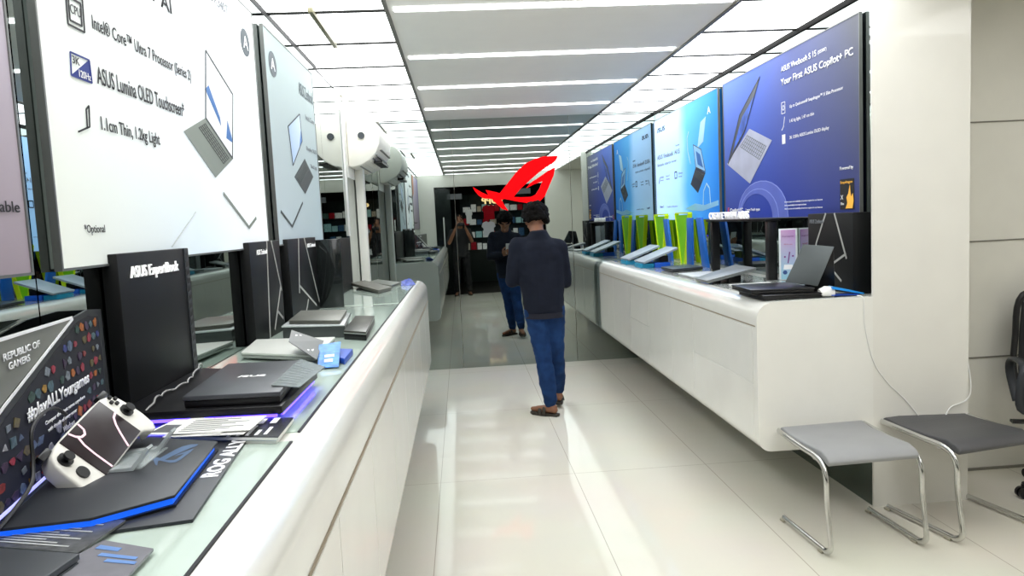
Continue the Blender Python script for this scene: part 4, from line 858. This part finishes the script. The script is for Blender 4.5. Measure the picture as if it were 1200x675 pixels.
# flyer
t = thing('brochure_holder', 'clear holder with a pink and blue flyer behind the tented laptop', 'brochure holder', (2.03, 4.58, ZT), R(-28))
obj('holder', box(nb(), (-0.006, 0.004, 0), (0.106, 0.02, 0.33)), mat('clear acrylic edge', (225, 232, 235), 0.1), t, bev=0.002)
fm = gradmat('pink blue flyer print', 0.1, 0.32, [(0, (206, 170, 205)), (1, (190, 140, 200))], [(0, (150, 205, 225)), (1, (170, 215, 235))]); obj('flyer', box(nb(), (0.006, 0.0, 0.006), (0.094, 0.0035, 0.322)), fm, t)
text('flyer_text', 'Free Upgrade', 0.016, 0.275, 0.068, 0.010, mat('purple ink', (120, 50, 130), 0.5), t, y=-0.001, t=0.0005); text('flyer_text', 'Gift for you', 0.025, 0.225, 0.05, 0.009, mat('red ink', (190, 60, 90), 0.5), t, y=-0.001, t=0.0005)
art(t, 'stylus_print', mat('purple ink', (120, 50, 130)), [(0.045, 0.11), (0.052, 0.108), (0.062, 0.18), (0.056, 0.184)], circ(0.03, 0.15, 0.006, 8), circ(0.078, 0.155, 0.006, 8), y=-0.001)
art(t, 'gift_print', mat('navy blue print', (50, 80, 140), 0.5), circ(0.03, 0.05, 0.014, 8), circ(0.07, 0.045, 0.014, 8), y=-0.001); art(t, 'gift_print', whiteink, [(0.02, 0.07), (0.08, 0.07), (0.075, 0.1), (0.025, 0.1)], y=-0.0012)

# cables on the pillar
def cable(pts, r, m, label):
    o = rebase(obj('cable', tube(nb(), smoothpath(pts, 6), r, 8), m, smooth=True)); tag(o, label, 'cable')
cable([(1.975, 3.56, 1.096), (1.99, 3.526, 1.08), (1.995, 3.526, 0.95), (2.04, 3.526, 0.76), (2.12, 3.526, 0.64), (2.2, 3.526, 0.56), (2.28, 3.526, 0.46)], 0.0025, white, 'thin white cable trailing from the right counter down the cream pillar')
cable([(2.550, 3.60, 0.86), (2.551, 3.56, 0.78), (2.552, 3.52, 0.60), (2.53, 3.524, 0.53), (2.45, 3.524, 0.50), (2.42, 3.522, 0.46)], 0.003, white, 'white cable curling round the right edge of the cream pillar')

# ------------------------------------------------------------------ mall corridor outside the entrance (seen in the far mirror)
mdark = mat('dark mall wall', (22, 24, 26), 0.6)
struct('floor_outside', box(nb(), (-3.5, -6.2, -0.1), (5.5, YB - 0.001, -0.002)), mat('dark mall floor tile', (52, 50, 46), 0.25, var=0.2, scale=3))
struct('wall_mall', box(nb(), (-3.5, -6.3, 0), (5.5, -6.2, 3.6)), mdark)
struct('wall_mall_left', box(nb(), (-3.6, -6.2, 0), (-3.5, YB - 0.13, 3.6)), mdark)
struct('wall_mall_right', box(nb(), (5.5, -6.2, 0), (5.6, YB - 0.13, 3.6)), mdark)
struct('ceiling_mall', box(nb(), (-3.5, -6.2, 3.5), (5.5, YB - 0.13, 3.6)), mdark)
# glass door leaf with a long handle
dr = bpy.data.objects.new('door_1', None); C.objects.link(dr); dr.location = (-0.3, YB - 0.05, 0); dr['kind'] = 'structure'; MAT['door_1'] = Matrix.Translation(dr.location)
obj('door_pane', box(nb(), (-0.54, YB - 0.056, 0.02), (-0.2, YB - 0.044, 2.36)), mat('smoked door glass', (40, 46, 46), 0.02, alpha=0.45), dr, world=True)
bm = nb(); tube(bm, [(-0.37, YB - 0.01, 1.02), (-0.37, YB - 0.01, 1.72)], 0.014, 10); tube(bm, [(-0.37, YB - 0.05, 1.1), (-0.37, YB - 0.01, 1.1)], 0.008, 8); tube(bm, [(-0.37, YB - 0.05, 1.64), (-0.37, YB - 0.01, 1.64)], 0.008, 8)
obj('door_handle', bm, white, dr, world=True, smooth=True)
# hanging grey signs
for x, y, z, lb in ((-0.12, -2.2, 2.16, 'grey hanging sign outside the entrance, left one in the mirror'), (1.55, -2.2, 2.22, 'grey hanging sign outside the entrance, right one in the mirror')):
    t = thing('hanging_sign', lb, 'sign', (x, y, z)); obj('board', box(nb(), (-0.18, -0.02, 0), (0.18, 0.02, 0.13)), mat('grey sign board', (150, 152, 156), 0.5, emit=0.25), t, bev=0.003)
    for dx in (-0.14, 0.14): obj('hanger', tube(nb(), [(dx, 0, 0.13), (dx, 0, 3.5 - z)], 0.006, 6), dark, t)
# shop across the corridor: a counter stall with sign letters, packs and bags
st = thing('market_stall', 'lit stall with yellow TOPP letters outside, seen in the far mirror', 'stall', (0.9, -4.2, 0))
obj('counter', box(nb(), (-0.9, -0.35, 0), (0.95, 0.2, 0.85)), mat('dark green stall front', (50, 60, 52), 0.5), st, bev=0.01)
obj('back_panel', box(nb(), (-0.9, -0.40, 0.85), (0.95, -0.36, 2.35)), mat('dark teal stall back', (40, 58, 60), 0.5, var=0.3), st)
for z in (1.15, 1.5, 1.85): obj('shelf', box(nb(), (-0.88, -0.36, z), (0.93, -0.1, z + 0.02)), charc, st)
text('sign_letters', 'TOPP', -0.30, 2.06, 0.62, 0.17, mat('warm lit letters', (255, 214, 150), 0.4, emit=1.6, var=0), st, y=0.2, t=0.02, M=Matrix.Rotation(math.pi, 4, 'Z') @ Matrix.Translation((-0.0, -0.4, 0)), bold=0.04)
random.seed(11)
pc = [((226, 226, 222), 'white'), ((190, 30, 46), 'red'), ((150, 190, 190), 'pale teal'), ((70, 110, 150), 'blue'), ((210, 200, 180), 'beige'), ((90, 120, 110), 'green')]
src = {}; used_l = {}
for r_, z in enumerate((0.852, 1.172, 1.522, 1.872)):
    x = -0.82
    while x < 0.85:
        wd = random.uniform(0.10, 0.19); ht = random.uniform(0.16, 0.26); k = random.choice((0, 0, 0, 1, 2, 2, 3, 4, 5)); col, nm = pc[k]
        bm = nb(); prism(bm, [(-wd / 2, -0.05), (wd / 2, -0.05), (wd / 2, 0.05), (-wd / 2, 0.05)], 0, ht * 0.82)
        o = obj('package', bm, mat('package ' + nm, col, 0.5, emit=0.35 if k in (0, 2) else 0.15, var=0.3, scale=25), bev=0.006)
        o.location = (0.9 + x + wd / 2, -4.42 if r_ else -4.25, z); x += wd + 0.03
        bm = nb(); prism(bm, [(-wd * 0.3, -0.03), (wd * 0.3, -0.03), (wd * 0.3, 0.03), (-wd * 0.3, 0.03)], ht * 0.83, ht); obj('cap', bm, mat('package cap', (60, 60, 66), 0.5), o)
        lb = f'small {nm} package on the stall shelves outside, ' + ('on the stall counter', 'on the lowest shelf', 'on the middle shelf', 'on the top shelf')[r_]
        tag(o, lb, 'package', lb[:60])
# hanging shirts display
for x, z, nm, col in ((0.72, 1.22, 'white shirt', (215, 215, 218)), (0.74, 1.64, 'red top', (170, 16, 32)), (0.22, 1.56, 'white cloth', (235, 235, 230))):
    t = thing('garment', f'{nm} hanging outside the entrance beside the stall, seen in the mirror', 'garment', (x, -3.3 - 0.2 * (nm == 'white shirt'), z))
    wd = 0.14 if 'cloth' not in nm else 0.07
    bm = nb(); prof = [(-wd, 0), (wd, 0), (wd * 0.95, 0.2), (wd * 1.3, 0.24), (wd * 1.1, 0.34), (wd * 0.4, 0.38), (0, 0.35), (-wd * 0.4, 0.38), (-wd * 1.1, 0.34), (-wd * 1.3, 0.24), (-wd * 0.95, 0.2)]
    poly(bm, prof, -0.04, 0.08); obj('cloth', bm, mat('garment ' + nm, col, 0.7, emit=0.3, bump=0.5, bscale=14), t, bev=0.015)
    obj('hanger', tube(nb(), [(0, 0, 0.33), (0, 0, 3.5 - z)], 0.004, 6), dark, t)
# corridor lamps outside
for i, (x, y) in enumerate(((0.6, -2.6), (1.9, -4.9))):
    o = obj('corridor_light', tube(nb(), [(0, 0, 0), (0, 0, -0.02)], 0.12, 20), mat('corridor lamp', (255, 244, 225), 0.5, emit=9.0, var=0), smooth=True); o.location = (x, y, 3.499)
    tag(o, ('round corridor lamp outside, nearer to the entrance', 'round corridor lamp outside, farther from the entrance')[i], 'ceiling light')

# ------------------------------------------------------------------ people
def bone(bm, a, b2, r0, r1, n=14, rm=None, side=None):
    a, b2 = Vector(a), Vector(b2); K = 7; pts, rad = [], []
    for i in range(K + 1):
        t_ = i / K; r = r0 + (r1 - r0) * t_
        if rm: r += (rm - (r0 + r1) / 2) * math.sin(math.pi * t_)
        pts.append(a.lerp(b2, t_)); rad.append(r)
    tube(bm, pts, rad, n); ball(bm, a, r0, 12); ball(bm, b2, r1, 12)
def hand(bm, wrist, fwd, nrm_, thumb, curl=45, k=1.0):
    """palm from the wrist along fwd; palm faces nrm_; thumb leaves on the side 'thumb' (vector)"""
    f = Vector(fwd).normalized(); n = Vector(nrm_); n = (n - f * n.dot(f)).normalized(); t_ = Vector(thumb); t_ = (t_ - f * t_.dot(f) - n * t_.dot(n)).normalized(); W = Vector(wrist)
    for i in range(4):
        off = (0.030 - 0.020 * i) * k
        bone(bm, W + t_ * off * 0.55, W + f * 0.082 * k + t_ * off, 0.013 * k, 0.0105 * k, 10)
    L = (0.040, 0.046, 0.042, 0.034)
    for i in range(4):
        off = (0.030 - 0.020 * i) * k; p = W + f * 0.082 * k + t_ * off; ang_ = R(curl * 0.35); r = 0.0095
        for s_, ln in enumerate((1.0, 0.65, 0.5)):
            d_ = f * math.cos(ang_) + n * math.sin(ang_); q = p + d_ * L[i] * ln * k; bone(bm, p, q, r * k, (r - 0.0009) * k, 8); p = q; ang_ += R(curl); r -= 0.001
    p = W + f * 0.018 * k + t_ * 0.026 * k; q = p + (f * 0.6 + t_ * 0.7 + n * 0.25).normalized() * 0.042 * k; r2 = q + (f * 0.8 + t_ * 0.1 + n * 0.5).normalized() * 0.032 * k; r3 = r2 + (f * 0.8 + n * 0.5 - t_ * 0.15).normalized() * 0.026 * k
    bone(bm, p, q, 0.014 * k, 0.012 * k, 10); bone(bm, q, r2, 0.0115 * k, 0.0105 * k, 8); bone(bm, r2, r3, 0.0105 * k, 0.009 * k, 8)
def headshape(bm, HM_):
    """head in its own frame: origin at chin height under the skull centre, +y forward, +z up"""
    rings = [(0.0, 0.026, 0.034, 0.052), (0.02, 0.044, 0.058, 0.03), (0.045, 0.054, 0.075, 0.014), (0.08, 0.062, 0.086, 0.003), (0.12, 0.069, 0.092, -0.003), (0.155, 0.073, 0.097, -0.008), (0.19, 0.068, 0.09, -0.01), (0.215, 0.05, 0.068, -0.012), (0.232, 0.018, 0.026, -0.012)]
    tube(bm, [HM_ @ Vector((0, r[3], r[0])) for r in rings], [(r[1], r[2]) for r in rings], 20, side=HM_.to_3x3() @ Vector((1, 0, 0)))
    M_ = HM_.to_3x3()
    def el(c, r): ball(bm, HM_ @ Vector(c), r, 12, M_)
    el((0, 0.096, 0.085), (0.011, 0.02, 0.013)); el((0, 0.09, 0.105), (0.0075, 0.015, 0.024))   # nose
    el((0, 0.083, 0.137), (0.05, 0.014, 0.009)); el((0, 0.088, 0.052), (0.023, 0.011, 0.0045)); el((0, 0.086, 0.044), (0.020, 0.011, 0.0055)); el((0, 0.078, 0.012), (0.018, 0.014, 0.014))
    for sx in (-1, 1): el((sx * 0.073, -0.004, 0.10), (0.008, 0.018, 0.031)); el((sx * 0.04, 0.062, 0.088), (0.018, 0.018, 0.016))
def remesh(o, vox, sm=6, fac=0.5, mods=()):
    bake(o, [('REMESH', dict(mode='VOXEL', voxel_size=vox)), ('SMOOTH', dict(iterations=sm, factor=fac))] + list(mods)); shade(o.data, 180); return o
def wrinkle(o, amp, sc, seed=0):
    me = o.data; me.update()
    for v in me.vertices:
        p = v.co; q = Vector((p.x * sc + seed, p.y * sc, p.z * sc * 1.6)); f = noise.noise(q) + 0.5 * noise.noise(q * 2.3)
        v.co = p + v.normal * (f * amp)
    me.update()
def person(name, label, loc, J, top_m, bottom_m, top_name, hair_fn, long_sleeve=True, shoe_m=sandal, tw=1.0):
    t = thing(name, label, 'person', loc)
    to_l = MAT[t.name].inverted()
    V = lambda k: Vector(J[k])
    # body: one continuous figure
    bm = nb()
    HMx = Matrix.Translation(J['head']) @ Matrix.Rotation(J['yaw'], 4, 'Z') @ Matrix.Rotation(-J['tilt'], 4, 'X')
    headshape(bm, HMx)
    bone(bm, V('neck') - Vector((0, 0, 0.05)), HMx @ Vector((0, -0.018, 0.075)), 0.058, 0.052)
    sdv = (V('shr') - V('shl')).normalized()
    sp = [V('pelvis') - Vector((0, 0, 0.06)), V('pelvis') + Vector((0, 0, 0.05)), V('pelvis').lerp(V('neck'), 0.4), V('pelvis').lerp(V('neck'), 0.72), V('neck') - Vector((0, 0, 0.055)), V('neck')]
    tube(bm, sp, [(0.13, 0.09), (0.14, 0.10), (0.125, 0.09), (0.155, 0.105), (0.12, 0.085), (0.055, 0.055)], 20, side=sdv)
    for s_ in 'lr':
        bone(bm, V('sh' + s_), V('el' + s_), 0.052, 0.038); bone(bm, V('el' + s_), V('wr' + s_), 0.038, 0.026, rm=0.037)
        bone(bm, V('neck') - Vector((0, 0, 0.045)), V('sh' + s_), 0.05, 0.052)
        bone(bm, V('hip' + s_), V('kn' + s_), 0.082, 0.052); bone(bm, V('kn' + s_), V('an' + s_), 0.050, 0.033, rm=0.052)
        hd = J['hand' + s_]; hand(bm, J['wr' + s_], hd[0], hd[1], hd[2], hd[3])
        an = V('an' + s_); fd = Vector(J['foot' + s_]).normalized(); up = Vector((0, 0, 1))
        bone(bm, an - fd * 0.02 - up * 0.035, an + fd * 0.12 - up * J.get('drop' + s_, 0.05), 0.036, 0.026); bone(bm, an + fd * 0.10 - up * J.get('drop' + s_, 0.05), an + fd * 0.17 - up * (J.get('drop' + s_, 0.05) + 0.004), 0.026, 0.018)
        bone(bm, an, an - fd * 0.03 - up * 0.045, 0.034, 0.03)
    bmesh.ops.transform(bm, matrix=to_l, verts=bm.verts)
    body = obj('body', bm, skin, t); remesh(body, 0.006, 3)
    # trousers
    bm = nb()
    tube(bm, [V('pelvis') - Vector((0, 0, 0.09)), V('pelvis') - Vector((0, 0, 0.03)), V('pelvis') + Vector((0, 0, 0.08)), V('pelvis') + Vector((0, 0, 0.13))], [(0.12, 0.10), (0.155, 0.122), (0.15, 0.115), (0.145, 0.11)], 20, side=sdv)
    for s_ in 'lr':
        bone(bm, V('hip' + s_), V('kn' + s_), 0.094, 0.068); bone(bm, V('kn' + s_), V('an' + s_) + Vector((0, 0, 0.02)), 0.067, 0.052, rm=0.068)
        for dz in (0.03, 0.065): ball(bm, V('an' + s_) + Vector((0, 0, dz)), (0.057, 0.057, 0.020), 14)
    bmesh.ops.transform(bm, matrix=to_l, verts=bm.verts)
    p = obj('trousers', bm, bottom_m, t); remesh(p, 0.01, 4); wrinkle(p, 0.007, 13)
    # jacket or shirt
    bm = nb(); pv = V('pelvis'); nk = V('neck')
    hem = pv + Vector((0, 0, J.get('hem', -0.06)))
    sp = [hem, hem + Vector((0, 0, 0.05)), pv.lerp(nk, 0.2), pv.lerp(nk, 0.45), pv.lerp(nk, 0.7), nk - Vector((0, 0, 0.085)), nk - Vector((0, 0, 0.035)), nk + Vector((0, 0, J.get('collar', 0.03)))]
    rr = [(0.148, 0.118), (0.158, 0.128), (0.17, 0.132), (0.18, 0.135), (0.19, 0.132), (0.172, 0.112), (0.105, 0.085), (0.064, 0.064)]
    tube(bm, sp, [(a_ * tw, b_ * tw) for a_, b_ in rr], 24, side=sdv)
    for s_ in 'lr':
        bone(bm, nk - Vector((0, 0, 0.06)), V('sh' + s_), 0.06, 0.064)
        if long_sleeve:
            bone(bm, V('sh' + s_), V('el' + s_), 0.068, 0.058); bone(bm, V('el' + s_), V('el' + s_).lerp(V('wr' + s_), 0.93), 0.057, 0.040, rm=0.056)
        else: bone(bm, V('sh' + s_), V('sh' + s_).lerp(V('el' + s_), 0.75), 0.066, 0.062)
    bmesh.ops.transform(bm, matrix=to_l, verts=bm.verts)
    jk = obj(top_name, bm, top_m, t); remesh(jk, 0.01, 5); wrinkle(jk, 0.006, 8, 3.3)
    if long_sleeve:
        bm = nb(); tube(bm, [hem + Vector((0, 0, -0.012)), hem + Vector((0, 0, 0.03))], [(0.150 * tw, 0.120 * tw), (0.156 * tw, 0.126 * tw)], 28, side=sdv); bmesh.ops.transform(bm, matrix=to_l, verts=bm.verts)
        obj('hem_band', bm, mat('ribbed hem cloth', (30, 31, 44), 0.85), jk, smooth=True)
    # hair
    bm = nb(); hair_fn(bm, HMx); bmesh.ops.transform(bm, matrix=to_l, verts=bm.verts)
    h = obj('hair', bm, hairm, t); remesh(h, 0.007, 1); wrinkle(h, 0.006, 60)
    for sx in (-1, 1):
        bm = nb(); ball(bm, HMx @ Vector((sx * 0.031, 0.074, 0.112)), (0.010, 0.007, 0.0055), 12, HMx.to_3x3()); bmesh.ops.transform(bm, matrix=to_l, verts=bm.verts); obj('eye', bm, mat('eye white', (150, 140, 130), 0.5, spec=0.2), t, smooth=True)
        bm = nb(); ball(bm, HMx @ Vector((sx * 0.031, 0.0795, 0.112)), (0.005, 0.003, 0.0045), 10, HMx.to_3x3()); bmesh.ops.transform(bm, matrix=to_l, verts=bm.verts); obj('pupil', bm, ink, t, smooth=True)
    # footwear
    for s_ in 'lr':
        an = V('an' + s_); fd = Vector(J['foot' + s_]).normalized(); sd = Vector((-fd.y, fd.x, 0)).normalized(); dn = J.get('sole' + s_)
        n_ = sd.cross(fd).normalized(); n_ = n_ if n_.z > 0 else -n_
        o_ = an - n_ * dn
        outline = [(-0.075, 0.0), (-0.065, 0.028), (0.0, 0.036), (0.08, 0.044), (0.15, 0.04), (0.19, 0.012), (0.19, -0.012), (0.15, -0.036), (0.08, -0.04), (0.0, -0.036), (-0.065, -0.028)]
        M_ = Matrix(((fd.x, sd.x, n_.x, o_.x), (fd.y, sd.y, n_.y, o_.y), (fd.z, sd.z, n_.z, o_.z), (0, 0, 0, 1)))
        bm = nb(); prism(bm, outline, 0.0, 0.022, to_l @ M_)
        sh = obj('sandal', bm, shoe_m, t, bev=0.006)
        for x0, hh_ in ((0.085, 0.052), (0.045, 0.066)):
            bm = nb(); pts = [Vector((x0, 0.044 * math.cos(a_), 0.012 + hh_ * math.sin(a_))) for a_ in [math.pi * i / 10 for i in range(11)]]
            tube(bm, [to_l @ M_ @ p_ for p_ in pts], [(0.017, 0.004)] * 11, 10, side=(to_l @ M_).to_3x3() @ Vector((1, 0, 0))); obj('strap', bm, shoe_m, sh, smooth=True)
    return t
def curly(seed, n=150, r=(0.016, 0.027), grow=1.0):
    def f(bm, HM_):
        rnd = random.Random(seed); M_ = HM_.to_3x3()
        ball(bm, HM_ @ Vector((0, -0.016, 0.152)), (0.082 * grow, 0.101 * grow, 0.088 * grow), 16, M_)
        i = 0
        while i < n:
            a = rnd.uniform(0, 2 * math.pi); z = rnd.uniform(-0.75, 1); s_ = math.sqrt(1 - z * z) if z > 0 else 1.0 - 0.12 * z * z
            x = math.cos(a) * s_; y = math.sin(a) * s_
            if z < 0.25 and y > 0.35: continue
            if z < -0.1 and y > -0.1: continue
            i += 1
            rr_ = rnd.uniform(*r); ball(bm, HM_ @ Vector((x * 0.084 * grow, -0.016 + y * 0.10 * grow, 0.147 + z * 0.088 * grow)), (rr_, rr_, rr_ * rnd.uniform(0.7, 1.0)), 8, M_)
    return f
# the man with his back to us, looking down at a phone
J = dict(head=(0.592, 5.775, 1.452), yaw=R(4), tilt=R(24), neck=(0.595, 5.69, 1.44), pelvis=(0.615, 5.69, 0.88),
         shl=(0.43, 5.69, 1.365), shr=(0.755, 5.69, 1.335), ell=(0.378, 5.72, 1.09), elr=(0.795, 5.74, 1.065), wrl=(0.545, 5.93, 1.125), wrr=(0.665, 5.94, 1.11),
         hipl=(0.545, 5.69, 0.86), hipr=(0.69, 5.70, 0.86), knl=(0.595, 5.70, 0.47), knr=(0.705, 5.79, 0.47), anl=(0.635, 5.70, 0.095), anr=(0.735, 5.97, 0.13),
         footl=(-0.80, 0.60, -0.0), footr=(0.10, 1.0, 0.0), solel=0.095, soler=0.10, dropl=0.05, dropr=0.05, hem=-0.075, collar=0.035,
         handl=((0.55, 0.75, 0.35), (0.6, -0.3, 0.5), (0.2, -0.1, 1), 42), handr=((-0.35, 0.75, 0.45), (-0.7, -0.2, 0.4), (-0.2, -0.2, 1), 42))
person('person', 'man in navy jacket and blue jeans walking away, looking down at a phone', (0.62, 5.72, 0), J, navy, denim, 'jacket', curly(4, 190, (0.017, 0.027), 1.10))
ph = thing('phone', 'pale phone held by the man in the navy jacket, seen in the far mirror', 'phone', (0.605, 6.03, 1.19))
Mp = Matrix.Translation((0.612, 6.035, 1.205)) @ Matrix.Rotation(R(-28), 4, 'X')
me = mesh_of('case', box(nb(), (-0.036, -0.004, -0.075), (0.036, 0.004, 0.075)), mat('white phone case', (215, 215, 215), 0.4)); me.transform(MAT[ph.name].inverted() @ Mp); obj('case', me, white, ph, bev=0.003)
me = mesh_of('screen', box(nb(), (-0.033, -0.0052, -0.071), (0.033, -0.0041, 0.071)), mat('phone screen', (60, 70, 90), 0.1, emit=0.6)); me.transform(MAT[ph.name].inverted() @ Mp); obj('screen', me, white, ph)
# the photographer, seen only in the far mirror
J = dict(head=(-0.02, -0.30, 1.53), yaw=0, tilt=R(4), neck=(-0.02, -0.36, 1.46), pelvis=(-0.03, -0.37, 0.92), shl=(-0.20, -0.37, 1.395), shr=(0.16, -0.37, 1.395),
         ell=(-0.27, -0.26, 1.16), elr=(0.22, -0.26, 1.18), wrl=(-0.115, -0.09, 1.47), wrr=(0.095, -0.09, 1.47),
         hipl=(-0.12, -0.37, 0.9), hipr=(0.07, -0.37, 0.9), knl=(-0.13, -0.35, 0.49), knr=(0.10, -0.35, 0.49), anl=(-0.15, -0.37, 0.09), anr=(0.12, -0.37, 0.09),
         footl=(-0.2, 1, 0), footr=(0.2, 1, 0), solel=0.09, soler=0.09, hem=-0.08, collar=0.01,
         handl=((0.25, 0.25, 0.95), (1, -0.1, 0.1), (0.2, -1, 0.2), 40), handr=((-0.25, 0.25, 0.95), (-1, -0.1, 0.1), (-0.2, -1, 0.2), 40))
person('person', 'person in dark tee shirt taking the photo, standing at the entrance with a phone', (-0.03, -0.37, 0), J, tee, trouser, 'tee_shirt', curly(9, 90, (0.012, 0.018), 1.0), long_sleeve=False)
ph = thing('phone', 'black phone held sideways by the person taking the photo', 'phone', (0, -0.035, 1.51))
obj('case', box(nb(), (-0.08, -0.038, 1.512), (0.08, -0.029, 1.588)), black, ph, world=True, bev=0.003)
bm = nb(); box(bm, (-0.012, -0.029, 1.538), (0.012, -0.026, 1.562)); obj('camera_bump', bm, charc, ph, world=True, bev=0.002)
